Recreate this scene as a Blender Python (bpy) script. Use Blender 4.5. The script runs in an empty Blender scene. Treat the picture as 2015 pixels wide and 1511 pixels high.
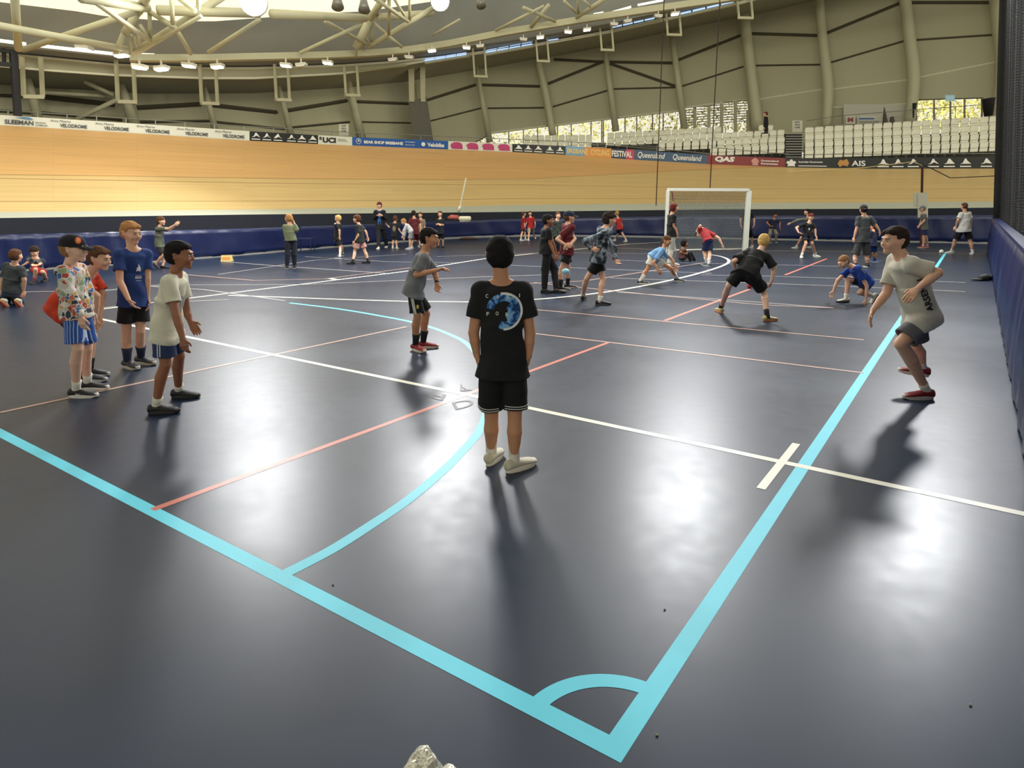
import bpy, bmesh, math, random
import numpy as np
from mathutils import Vector, Matrix
from mathutils.bvhtree import BVHTree
random.seed(7); RNG = np.random.default_rng(7)
scene = bpy.context.scene
COL = scene.collection

# ---------------------------------------------------------------- camera
CX, CY, FPX, EYE = 1007.5, 630.0, 1296.0, 1.6      # focal length and centre for a 2015 x 1511 frame
PITCH = math.atan(230 / FPX)
cd = bpy.data.cameras.new('camera'); cam = bpy.data.objects.new('camera', cd); COL.objects.link(cam)
cd.sensor_fit = 'HORIZONTAL'; cd.sensor_width = 36.0; cd.lens = 36.0 * FPX / 2015
cd.shift_y = -(755.5 - CY) / 2015
cd.clip_start = 0.05; cd.clip_end = 400
cam.location = (0, 0, EYE); cam.rotation_euler = (math.pi / 2 - PITCH, 0, 0)
scene.camera = cam

# ---------------------------------------------------------------- exposure, world, big lights
vs = scene.view_settings
vs.view_transform = 'Standard'; vs.look = 'None'; vs.gamma = 1; vs.use_curve_mapping = False
vs.exposure = 0.0
world = bpy.data.worlds.new('daylight'); scene.world = world; world.use_nodes = True
bg = world.node_tree.nodes['Background']; bg.inputs[0].default_value = (1.0, 0.95, 0.80, 1); bg.inputs[1].default_value = 0.95

def area_light(name, loc, target, size, power, color=(0.97, 0.98, 1.0), sy=None):
    l = bpy.data.lights.new(name, 'AREA'); l.energy = power; l.color = color; l.size = size
    if sy: l.shape = 'RECTANGLE'; l.size_y = sy
    o = bpy.data.objects.new(name, l); COL.objects.link(o); o.location = loc
    d = Vector(target) - Vector(loc); o.rotation_euler = d.to_track_quat('-Z', 'Y').to_euler()
    return o
# floodlights of the hall (the lit rows up in the roof)
for i, (x, y, z, p) in enumerate([(-15, 21, 8.6, 950), (-8.3, 20.5, 7.6, 850), (-2.2, 20.5, 7.6, 880), (5.5, 20, 8.6, 1000), (12, 18, 8.6, 1050)]):
    area_light('flood_lamp_light', (x, y, z), (x * 0.35, 4, 0), 1.3, p)
# soft downlight of the translucent roof over the middle of the hall
area_light('roof_fill_light', (0, 12, 11.6), (0, 12, 0), 30, 600, (1, 0.96, 0.88), 12)

# ---------------------------------------------------------------- geometry helpers
cP, sP = math.cos(PITCH), math.sin(PITCH)
def ray(u, v):
    a, b = u - CX, CY - v
    return np.array([a, FPX * cP + b * sP, b * cP - FPX * sP])
def ground(u, v, z=0.0):
    d = ray(u, v); t = (z - EYE) / d[2]; p = d * t; p[2] += EYE; return p
def at(u, v, Y):
    d = ray(u, v) * 1.0; p = d * (Y / d[1]); p[2] += EYE; return p

area_light('roof_fill_light', (2, 5, 12.4), (2, 40, 8.5), 34, 2500, (1, 0.95, 0.80), 2.5)  # unseen fill lamp added high up to brighten the upper back wall
area_light('roof_fill_light', (-3, 9, 11.0), (-17, 27, 6.5), 14, 850, (1, 0.95, 0.80), 3)  # second unseen fill, added to lift the left wall

def srgb(r, g, b):
    f = lambda c: ((c / 255 + 0.055) / 1.055) ** 2.4 if c > 10 else c / 255 / 12.92
    return (f(r), f(g), f(b), 1)
MATS = {}
def mat(name, col, rough=0.6, var=0.12, scale=6.0, metal=0.0, bump=0.0, emit=0.0, spec=0.5, alpha=1.0):
    if name in MATS: return MATS[name]
    m = bpy.data.materials.new(name); m.use_nodes = True; nt = m.node_tree; b = nt.nodes['Principled BSDF']
    c = srgb(*col)
    b.inputs['Roughness'].default_value = rough; b.inputs['Metallic'].default_value = metal
    b.inputs['Specular IOR Level'].default_value = spec
    tc = nt.nodes.new('ShaderNodeTexCoord'); no = nt.nodes.new('ShaderNodeTexNoise')
    no.inputs['Scale'].default_value = scale; no.inputs['Detail'].default_value = 4
    nt.links.new(tc.outputs['Object'], no.inputs['Vector'])
    mx = nt.nodes.new('ShaderNodeMix'); mx.data_type = 'RGBA'
    mx.inputs[6].default_value = tuple(x * (1 - var) for x in c[:3]) + (1,)
    mx.inputs[7].default_value = tuple(min(1, x * (1 + var)) for x in c[:3]) + (1,)
    nt.links.new(no.outputs['Fac'], mx.inputs[0]); nt.links.new(mx.outputs[2], b.inputs['Base Color'])
    if bump:
        bp = nt.nodes.new('ShaderNodeBump'); bp.inputs['Strength'].default_value = bump; bp.inputs['Distance'].default_value = 0.02
        nt.links.new(no.outputs['Fac'], bp.inputs['Height']); nt.links.new(bp.outputs['Normal'], b.inputs['Normal'])
    if emit:
        b.inputs['Emission Color'].default_value = c; b.inputs['Emission Strength'].default_value = emit
    if alpha < 1: b.inputs['Alpha'].default_value = alpha
    MATS[name] = m; return m

def tag(o, label=None, cat=None, group=None, kind=None):
    if label: o['label'] = label
    if cat: o['category'] = cat
    if group: o['group'] = group
    if kind: o['kind'] = kind
    return o
def empty(name, loc=(0, 0, 0)):
    o = bpy.data.objects.new(name, None); COL.objects.link(o); o.location = loc; o.empty_display_size = 0.1; return o
def mesh_obj(name, verts, faces, m, parent=None, smooth=False):
    me = bpy.data.meshes.new(name); me.from_pydata([tuple(v) for v in verts], [], [tuple(f) for f in faces]); me.update()
    if smooth: me.polygons.foreach_set('use_smooth', [True] * len(me.polygons))
    if m: 
        for q in (m if isinstance(m, (list, tuple)) else [m]): me.materials.append(q)
    o = bpy.data.objects.new(name, me); COL.objects.link(o)
    if parent is not None:
        o.parent = parent
        if any(abs(x) > 1e-9 for x in parent.location): o.matrix_parent_inverse = Matrix.Translation(parent.location).inverted()
    return o
class MB:
    """collects simple shapes into one mesh (world coordinates)"""
    def __init__(s): s.v = []; s.f = []
    def add(s, v, f):
        n = len(s.v); s.v += [tuple(x) for x in v]; s.f += [tuple(i + n for i in q) for q in f]; return s
    def box(s, c, size, rz=0.0, ax=None):
        c = np.array(c, float); h = np.array(size, float) / 2
        if ax is None: ax = np.array([[math.cos(rz), math.sin(rz), 0], [-math.sin(rz), math.cos(rz), 0], [0, 0, 1]])
        v = [c + sx * h[0] * ax[0] + sy * h[1] * ax[1] + sz * h[2] * ax[2] for sx in (-1, 1) for sy in (-1, 1) for sz in (-1, 1)]
        return s.add(v, [(0, 1, 3, 2), (4, 6, 7, 5), (0, 4, 5, 1), (2, 3, 7, 6), (0, 2, 6, 4), (1, 5, 7, 3)])
    def tube(s, pts, r, n=10, cap=True):
        pts = [np.array(p, float) for p in pts]; rs = r if isinstance(r, (list, tuple)) else [r] * len(pts)
        V = []; prev = None
        for i, p in enumerate(pts):
            d = (pts[min(i + 1, len(pts) - 1)] - pts[max(i - 1, 0)]); d /= (np.linalg.norm(d) + 1e-12)
            if prev is None:
                a = np.array([0, 0, 1.]) if abs(d[2]) < 0.9 else np.array([1., 0, 0]); x = np.cross(d, a)
            else: x = prev - d * np.dot(prev, d)
            x /= np.linalg.norm(x); prev = x; y = np.cross(d, x)
            for k in range(n):
                t = 2 * math.pi * k / n; V.append(p + rs[i] * (math.cos(t) * x + math.sin(t) * y))
        Fc = []
        for i in range(len(pts) - 1):
            for k in range(n):
                k2 = (k + 1) % n; Fc.append((i * n + k, i * n + k2, (i + 1) * n + k2, (i + 1) * n + k))
        if cap: Fc.append(tuple(range(n - 1, -1, -1))); Fc.append(tuple((len(pts) - 1) * n + k for k in range(n)))
        return s.add(V, Fc)
    def bar(s, a, b, w, h):
        a = np.array(a, float); b = np.array(b, float); d = b - a; L = np.linalg.norm(d); d /= L
        z = np.array([0, 0, 1.]) if abs(d[2]) < 0.95 else np.array([0, 1., 0]); x = np.cross(d, z); x /= np.linalg.norm(x); z = np.cross(x, d)
        return s.box((a + b) / 2, (L, w, h), ax=np.array([d, x, z]))
    def sphere(s, c, r, n=12, m=8):
        c = np.array(c, float); r = np.array(r, float) if hasattr(r, '__len__') else np.array([r] * 3, float)
        V = [c + r * np.array([0, 0, 1])]; 
        for i in range(1, m):
            a = math.pi * i / m
            for k in range(n):
                b = 2 * math.pi * k / n; V.append(c + r * np.array([math.sin(a) * math.cos(b), math.sin(a) * math.sin(b), math.cos(a)]))
        V.append(c - r * np.array([0, 0, 1])); Fc = []
        for k in range(n): Fc.append((0, 1 + k, 1 + (k + 1) % n))
        for i in range(m - 2):
            for k in range(n):
                a = 1 + i * n; k2 = (k + 1) % n; Fc.append((a + k, a + n + k, a + n + k2, a + k2))
        e = 1 + (m - 1) * n
        for k in range(n): Fc.append((e, e - n + (k + 1) % n, e - n + k))
        return s.add(V, Fc)
    def grid(s, P, closed=False):
        P = [[tuple(p) for p in row] for row in P]; R = len(P); C_ = len(P[0])
        return s.add([p for row in P for p in row], [(i * C_ + j, i * C_ + j + 1, (i + 1) * C_ + j + 1, (i + 1) * C_ + j) for i in range(R - 1) for j in range(C_ - 1)])
    def build(s, name, m, parent=None, smooth=False): return mesh_obj(name, s.v, s.f, m, parent, smooth)

_txt = {}
def text2d(s, bold=0.0, shear=0.0, space=1.0):
    """mesh of a word: verts normalised to x 0..aspect, y 0..1"""
    k = (s, bold, shear, space)
    if k in _txt: return _txt[k]
    c = bpy.data.curves.new('t', 'FONT'); c.body = s; c.offset = bold; c.shear = shear; c.space_character = space; c.resolution_u = 3; c.fill_mode = 'FRONT'
    o = bpy.data.objects.new('t', c); COL.objects.link(o); bpy.context.view_layer.update()
    me = bpy.data.meshes.new_from_object(o.evaluated_get(bpy.context.evaluated_depsgraph_get()))
    V = np.array([tuple(v.co) for v in me.vertices]); Fc = [tuple(p.vertices) for p in me.polygons]
    bpy.data.objects.remove(o); bpy.data.curves.remove(c); bpy.data.meshes.remove(me)
    V[:, 0] -= V[:, 0].min(); V[:, 1] -= V[:, 1].min(); V = V[:, :2] / V[:, 1].max()
    _txt[k] = (V, Fc); return _txt[k]
# ================================================================ the hall in plan: distance of the padded barrier for each image column direction
BASE = [(-260, 556), (-120, 546), (0, 537), (100, 530), (200, 524), (300, 517), (400, 509), (500, 501), (600, 492), (700, 484), (800, 476), (870, 471), (950, 467), (1050, 465), (1200, 466), (1400, 470), (1600, 474), (1780, 477), (1950, 480), (2060, 483), (2300, 492)]
_az = []; _ds = []
for (u, v) in BASE:
    p = ground(u, v); _az.append(math.atan2(p[0], p[1])); _ds.append(math.hypot(p[0], p[1]))
_fa = np.linspace(_az[0], _az[-1], 400); _fd = np.interp(_fa, _az, _ds)
for _ in range(6): _fd[4:-4] = np.convolve(_fd, np.ones(9) / 9, 'valid')
def R(u, v, off=0.0):
    """point seen at (u, v) on the upright surface standing `off` metres outside the barrier"""
    d = ray(u, v); h = math.hypot(d[0], d[1]); dist = float(np.interp(math.atan2(d[0], d[1]), _fa, _fd)) + off
    p = d * (dist / h); p[2] += EYE; return p
def base_dist(u): return float(np.interp(math.atan2((u - CX), FPX * 1.0), _fa, _fd))
def tab(t): 
    xs, ys = zip(*t); return lambda u: float(np.interp(u, xs, ys))
padtop = tab([(-260, 433), (0, 429), (500, 422), (1000, 417), (1400, 412), (1780, 410.5), (1950, 408.5), (2300, 404)])
paddark = tab([(-260, 468), (0, 462), (500, 449), (870, 436), (1000, 431), (1400, 424), (1780, 424), (1950, 423), (2300, 424)])
kerbtop = lambda u: np.interp(u, [b[0] for b in BASE], [b[1] for b in BASE]) - 3.2
basev = lambda u: float(np.interp(u, [b[0] for b in BASE], [b[1] for b in BASE]))
striptop = tab([(-260, 421), (0, 417), (500, 412), (870, 407), (1000, 403.5), (1400, 399.5), (1780, 398), (1950, 396.5), (2300, 394)])
boardbot = tab([(-260, 232), (0, 246), (250, 261), (490, 276.5), (625, 283.5), (690, 286), (880, 294), (1010, 299), (1112, 304.5), (1245, 314), (1395, 323), (1545, 329), (1700, 332), (1955, 331.5), (2300, 324)])
boardtop = tab([(-260, 207), (0, 226), (250, 242), (490, 258), (625, 266), (690, 269.5), (880, 277.5), (1010, 283), (1112, 287.5), (1245, 294.5), (1395, 305), (1545, 311), (1700, 311), (1955, 308.5), (2300, 297)])
US = [float(x) for x in range(-250, 2300, 25)]
OFFB = 6.5
def setm(o): o['kind'] = 'structure'; return o

# ---------------------------------------------------------------- floor
def floor_material():
    m = bpy.data.materials.new('navy_sports_vinyl'); m.use_nodes = True; nt = m.node_tree; b = nt.nodes['Principled BSDF']; L = nt.links
    tc = nt.nodes.new('ShaderNodeTexCoord')
    n1 = nt.nodes.new('ShaderNodeTexNoise'); n1.inputs['Scale'].default_value = 0.55; n1.inputs['Detail'].default_value = 6; L.new(tc.outputs['Object'], n1.inputs['Vector'])
    n2 = nt.nodes.new('ShaderNodeTexNoise'); n2.inputs['Scale'].default_value = 9; n2.inputs['Detail'].default_value = 5; L.new(tc.outputs['Object'], n2.inputs['Vector'])
    cr = nt.nodes.new('ShaderNodeMix'); cr.data_type = 'RGBA'; cr.inputs[6].default_value = srgb(18, 32, 54); cr.inputs[7].default_value = srgb(28, 45, 70)
    L.new(n1.outputs['Fac'], cr.inputs[0]); L.new(cr.outputs[2], b.inputs['Base Color'])
    mr = nt.nodes.new('ShaderNodeMapRange'); mr.inputs[3].default_value = 0.22; mr.inputs[4].default_value = 0.42
    ad = nt.nodes.new('ShaderNodeMath'); ad.operation = 'ADD'; mu = nt.nodes.new('ShaderNodeMath'); mu.operation = 'MULTIPLY'; mu.inputs[1].default_value = 0.4
    L.new(n2.outputs['Fac'], mu.inputs[0]); L.new(n1.outputs['Fac'], ad.inputs[0]); L.new(mu.outputs[0], ad.inputs[1]); 
    L.new(ad.outputs[0], mr.inputs[0]); L.new(mr.outputs[0], b.inputs['Roughness'])
    bp = nt.nodes.new('ShaderNodeBump'); bp.inputs['Strength'].default_value = 0.05; bp.inputs['Distance'].default_value = 0.01
    n3 = nt.nodes.new('ShaderNodeTexNoise'); n3.inputs['Scale'].default_value = 3.0; n3.inputs['Detail'].default_value = 8; L.new(tc.outputs['Object'], n3.inputs['Vector'])
    L.new(n3.outputs['Fac'], bp.inputs['Height']); L.new(bp.outputs['Normal'], b.inputs['Normal'])
    b.inputs['Specular IOR Level'].default_value = 0.36
    return m
flo = setm(MB().box((2, 20, -0.05), (90, 70, 0.1)).build('floor', floor_material()))
lm = dict(blue=mat('line_light_blue', (112, 228, 252), 0.45, 0.05, spec=0.25), white=mat('line_white', (248, 245, 228), 0.4, 0.04), red=mat('line_coral', (214, 120, 100), 0.4, 0.06),
          pale=mat('line_faded_pink', (196, 160, 146), 0.4, 0.08), thin=mat('line_faded_white', (176, 172, 170), 0.4, 0.08), res=mat('letter_residue', (92, 90, 92), 0.5, 0.1))
_lz = [0.0006]
def strip(pts, w, m, label, name='court_line'):
    P = [np.array(p[:2], float) for p in pts]; V = []; _lz[0] += 0.00012
    for i, p in enumerate(P):
        d = P[min(i + 1, len(P) - 1)] - P[max(i - 1, 0)]; d /= np.linalg.norm(d); n = np.array([-d[1], d[0]])
        V += [(p[0] + n[0] * w / 2, p[1] + n[1] * w / 2, _lz[0]), (p[0] - n[0] * w / 2, p[1] - n[1] * w / 2, _lz[0])]
    o = mesh_obj(name, V, [(2 * i, 2 * i + 1, 2 * i + 3, 2 * i + 2) for i in range(len(P) - 1)], lm[m], flo); o['label'] = label; return o
def gl(pts, w, m, label): return strip([ground(*p) for p in pts], w, m, label)
def smooth_px(pts, n=8):
    P = [np.array(p, float) for p in pts]; out = []
    for i in range(len(P) - 1):
        p0, p1, p2, p3 = P[max(i - 1, 0)], P[i], P[i + 1], P[min(i + 2, len(P) - 1)]
        for k in range(n):
            t = k / n; out.append(0.5 * ((2 * p1) + (-p0 + p2) * t + (2 * p0 - 5 * p1 + 4 * p2 - p3) * t * t + (-p0 + 3 * p1 - 3 * p2 + p3) * t ** 3))
    out.append(P[-1]); return out
E1 = np.array([0.572, 0.820]); E2 = np.array([-0.820, 0.572])
CORN = ground(1210, 1473)[:2]                              # centre of the corner of the light blue rectangle
strip([CORN - E1 * 0.037, CORN + E1 * 24.5], 0.074, 'blue', 'light blue side line')
strip([CORN + E2 * 0.036, CORN + E2 * 9], 0.074, 'blue', 'light blue end line')
strip([CORN + 0.285 * (math.cos(a) * E1 + math.sin(a) * E2) for a in np.linspace(0.1, math.pi / 2 - 0.1, 20)], 0.062, 'blue', 'small light blue corner arc')
gl(smooth_px([(563, 1128), (650, 1083), (730, 1033), (800, 986), (862, 935), (905, 893), (945, 845), (962, 790), (960, 735), (925, 682), (880, 656), (820, 636), (740, 620), (660, 607), (570, 596)]), 0.068, 'blue', 'light blue penalty area arc')
gl([(300, 1003), (935, 770), (1197, 674)], 0.05, 'red', 'coral goal area line')
gl([(1308, 631), (1475, 569)], 0.06, 'red', 'coral dash'); gl([(1545, 541), (1627, 509)], 0.06, 'red', 'coral dash')
gl([(185, 625), (935, 780), (1580, 918), (2060, 1021)], 0.062, 'white', 'white line crossing the court')
gl([(450, 581), (560, 585), (700, 590), (800, 593), (930, 594)], 0.075, 'white', 'white curved line')
gl(smooth_px([(930, 594), (1040, 590), (1150, 580), (1240, 567), (1330, 549), (1395, 532), (1428, 520), (1434, 512), (1420, 505), (1398, 501)], 6), 0.085, 'white', 'white curved line')
gl([(170, 612), (450, 577), (790, 535), (960, 508), (1240, 480), (1300, 477)], 0.08, 'white', 'white line across the hall')
gl([(1497, 962), (1567, 873)], 0.05, 'white', 'short white tape'); gl([(650, 548), (665, 551)], 0.12, 'white', 'short white tape')
gl([(0, 812), (400, 727), (800, 643)], 0.045, 'pale', 'faded orange line')
gl([(1048, 656), (1250, 680), (1700, 734)], 0.045, 'pale', 'faded orange line')
gl([(1050, 609), (1300, 632), (1700, 669)], 0.05, 'pale', 'faded pink line')
gl([(1215, 575), (1400, 588), (1640, 606)], 0.05, 'thin', 'faded white line')
gl([(1050, 556), (1300, 582), (1500, 600), (1640, 606)], 0.05, 'pale', 'faded pink line')
gl([(1200, 547), (1630, 562), (1900, 574)], 0.05, 'thin', 'faded white line')
gl([(1380, 541), (1500, 543), (1900, 556)], 0.05, 'thin', 'faded white line')
gl([(1215, 488), (1340, 493), (1600, 494), (1940, 500)], 0.07, 'thin', 'faded white line')
gl([(1220, 512), (1330, 517), (1650, 524)], 0.05, 'thin', 'faded white line')
gl([(1000, 522), (1300, 534), (1400, 538)], 0.05, 'thin', 'faded white line')
gl([(1000, 560), (1150, 553), (1320, 527), (1400, 515)], 0.05, 'pale', 'faded pink line')
gl([(430, 540), (620, 512), (800, 500)], 0.05, 'thin', 'faded white line'); gl([(360, 540), (500, 552), (640, 549), (860, 520)], 0.05, 'pale', 'faded pink line')
gl([(200, 573), (330, 561), (600, 560), (950, 545), (1100, 540)], 0.05, 'thin', 'faded white line')
gl([(440, 515), (540, 523), (760, 538)], 0.06, 'thin', 'faded white line'); gl([(160, 610), (300, 596), (450, 590)], 0.05, 'thin', 'faded white line')
gl([(600, 505), (760, 515), (900, 517)], 0.05, 'thin', 'faded white line'); gl([(230, 560), (400, 570), (560, 592)], 0.05, 'thin', 'faded white line')
gl([(20, 575), (200, 572), (320, 560)], 0.05, 'thin', 'faded white line'); gl([(860, 505), (1100, 497), (1300, 500)], 0.05, 'thin', 'faded white line')
def floor_letter(ch, u, v, w, h, flipx=False, ang=0.0):
    V, Fc = text2d(ch, 0.0); V = V.copy(); a = V[:, 0].max(); out = []
    for x, y in V:
        x = x / a - 0.5; y -= 0.5
        out.append(ground(u + x * w * math.cos(ang) - y * h * math.sin(ang), v - (x * w * math.sin(ang) * 0.4 + y * h * math.cos(ang)), 0.0028))
    o = mesh_obj('letter_mark', out, Fc, lm['res'], flo); o['label'] = 'grey glue trace of a letter'
floor_letter('A', 912, 765, 40, 14, ang=2.2); floor_letter('D', 912, 795, 44, 16, ang=0.5); floor_letter('P', 860, 779, 34, 14, ang=2.6)

# ---------------------------------------------------------------- padded barrier round the infield
def vinyl(name, c1, c2, rough, bump):
    m = mat(name, c1, rough, 0.1, 1.4, bump=bump, spec=0.6); return m
m_navy = mat('upper_pad_cloth', (30, 34, 46), 0.85, 0.15, 2.0)
m_blue = mat('blue_pad_vinyl', (19, 32, 80), 0.33, 0.25, 1.6, bump=0.55, spec=0.6)
m_kerb = mat('kerb_grey', (150, 150, 148), 0.6, 0.1)
def band(name, fv0, fv1, off0, off1, m, us=US, back=0.12, parent=None, z0=None):
    P0 = []; P1 = []
    for u in us:
        b = R(u, fv0(u), off0); t = R(u, fv1(u), off1)
        if z0 is not None: b = np.array([b[0], b[1], z0])
        P0.append(b); P1.append(t)
    n = len(us); V = []
    for a, c in zip(P0, P1):
        d = np.array([a[0], a[1], 0]); d /= np.linalg.norm(d); V += [a, c, c + d * back, a + d * back]
    Fc = []
    for i in range(n - 1):
        for k in range(4):
            k2 = (k + 1) % 4; Fc.append((4 * i + k, 4 * i + k2, 4 * i + 4 + k2, 4 * i + 4 + k))
    Fc += [(0, 3, 2, 1), (4 * n - 4, 4 * n - 3, 4 * n - 2, 4 * n - 1)]
    return mesh_obj(name, V, Fc, m, parent)
bar_root = empty('crash_barrier'); tag(bar_root, 'long curved barrier with navy cloth top and blue vinyl pads at foot of timber track', 'barrier')
us_b = [u for u in US if u <= 2000]
pad_us = [float(x) for x in range(-250, 2001, 10)]
kb = band('kerb', lambda u: basev(u), lambda u: basev(u) - 3.4, 0, 0, m_kerb, us_b, 0.05, bar_root, z0=0.0)
V = []; Fc = []; rows = 7                                     # rippled vinyl sheet
for i, u in enumerate(pad_us):
    for j in range(rows):
        t = j / (rows - 1); rip = 0.05 * math.sin(u * 0.05 + 1.3 * math.sin(u * 0.017)) * (1 - t) * math.sin(math.pi * min(1, t * 1.2 + 0.1)) + 0.03 * math.sin(u * 0.13 + t * 3)
        p = R(u, (basev(u) - 3) * (1 - t) + paddark(u) * t, 0.03 + rip * 0.8); V.append(p)
for i in range(len(pad_us) - 1):
    for j in range(rows - 1): Fc.append((i * rows + j, (i + 1) * rows + j, (i + 1) * rows + j + 1, i * rows + j + 1))
o = mesh_obj('vinyl_pad', V, Fc, m_blue, bar_root, True); sl = o.modifiers.new('s', 'SOLIDIFY'); sl.thickness = 0.03; sl.offset = 0
band('upper_cloth', paddark, padtop, 0.05, 0.05, m_navy, us_b, 0.1, bar_root)
# right hand barrier, straight, alongside the blue side line
RB0 = ground(2015, 936)[:2]; a0, a1 = -2.2, 22.2
def rb(s, z, o=0.0): p = RB0 + E1 * s - E2 * o; return np.array([p[0], p[1], z])
sb = empty('side_barrier', tuple(rb(0, 0))); tag(sb, 'straight blue padded barrier along right side of the court under the black net', 'barrier')
V = []; Fc = []; ns = 260; rows = 8
for i in range(ns + 1):
    s = a0 + (a1 - a0) * i / ns
    for j in range(rows):
        t = j / (rows - 1); rip = (0.035 * math.sin(s * 9 + 2 * math.sin(s * 1.7)) + 0.02 * math.sin(s * 23)) * (0.25 + 0.75 * math.sin(math.pi * t)); V.append(rb(s, 0.02 + 1.12 * t, rip + 0.03 + 0.03 * t))
for i in range(ns):
    for j in range(rows - 1): Fc.append((i * rows + j, (i + 1) * rows + j, (i + 1) * rows + j + 1, i * rows + j + 1))
o = mesh_obj('vinyl_pad', V, Fc, m_blue, sb, True); sl = o.modifiers.new('s', 'SOLIDIFY'); sl.thickness = 0.03; sl.offset = 0
mb = MB(); mb.bar(rb(a0, 1.13, 0.1), rb(a1, 1.13, 0.1), 0.14, 0.05); mb.build('top_rail', m_blue, sb)
mb = MB()
for i in range(14):
    s = a0 + i * 1.8; mb.bar(rb(s, 0.0, 0.18), rb(s, 1.1, 0.18), 0.05, 0.05)
mb.build('support_posts', m_kerb, sb)

# ---------------------------------------------------------------- black net over the right barrier, cables
def net_mat(name, scale, thick):
    m = bpy.data.materials.new(name); m.use_nodes = True; nt = m.node_tree; b = nt.nodes['Principled BSDF']; L = nt.links
    b.inputs['Base Color'].default_value = srgb(24, 24, 24); b.inputs['Roughness'].default_value = 0.9
    uv = nt.nodes.new('ShaderNodeUVMap'); sp = nt.nodes.new('ShaderNodeSeparateXYZ'); L.new(uv.outputs[0], sp.inputs[0]); outs = []
    for ax in (0, 1):
        mm = nt.nodes.new('ShaderNodeMath'); mm.operation = 'MULTIPLY'; mm.inputs[1].default_value = scale; L.new(sp.outputs[ax], mm.inputs[0])
        fr = nt.nodes.new('ShaderNodeMath'); fr.operation = 'FRACT'; L.new(mm.outputs[0], fr.inputs[0])
        lt = nt.nodes.new('ShaderNodeMath'); lt.operation = 'LESS_THAN'; lt.inputs[1].default_value = thick; L.new(fr.outputs[0], lt.inputs[0]); outs.append(lt)
    mx = nt.nodes.new('ShaderNodeMath'); mx.operation = 'MAXIMUM'; L.new(outs[0].outputs[0], mx.inputs[0]); L.new(outs[1].outputs[0], mx.inputs[1]); L.new(mx.outputs[0], b.inputs['Alpha'])
    return m
def uv_grid(name, P, m, parent=None, us=1.0, vs_=1.0, smooth=True):
    b = MB().grid(P); o = b.build(name, m, parent, smooth); R_, C_ = len(P), len(P[0]); l = o.data.uv_layers.new(name='UVMap')
    du = [0.0]
    for j in range(1, C_): du.append(du[-1] + float(np.linalg.norm(np.array(P[0][j]) - np.array(P[0][j - 1]))))
    for poly in o.data.polygons:
        for li in poly.loop_indices:
            vi = o.data.loops[li].vertex_index; i, j = divmod(vi, C_)
            l.data[li].uv = (du[j] * us, float(np.linalg.norm(np.array(P[i][j]) - np.array(P[0][j]))) * vs_)
    return o
nr = empty('safety_net', tuple(rb(0, 1.2))); tag(nr, 'tall black safety net hanging above the right side barrier', 'net')
P = []
for j in range(6):
    z = [0.3, 1.3, 3.4, 5.5, 7.5, 9.6][j]; P.append([rb(s, z, 0.30 - 0.085 * max(0, z - 1.3) + 0.10 * math.sin(s * 5.0) + 0.05 * math.sin(s * 13)) for s in np.linspace(a0, a1, 300)])
uv_grid('netting', P, net_mat('black_netting', 20.0, 0.34), nr)
# bunched edge of the net at the far end
mb = MB()
for k in range(7):
    s = a1 - 0.15 - k * 0.2; mb.tube([rb(s + 0.05 * math.sin(z * 2 + k), z, 0.16 - 0.08 * (z - 1) + 0.08 * (k % 3)) for z in np.linspace(1.0, 9.6, 12)], 0.10, 6)
mb.build('gathered_folds', mat('black_net_folds', (30, 31, 30), 0.95, 0.3, 12), nr, True)
for (a, b, lab) in [((1308, -30), (1291, 405), 'thin dark cable hanging from the roof just left of the goal'), ((1418, -30), (1397, 372), 'thin dark cable hanging from the roof behind the goal crossbar')]:
    tag(MB().tube([R(a[0], a[1], -0.3), R(b[0], b[1], -0.3)], 0.022, 6).build('hanging_cable', mat('dark_cable', (44, 26, 24), 0.7)), lab, 'cable')

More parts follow.
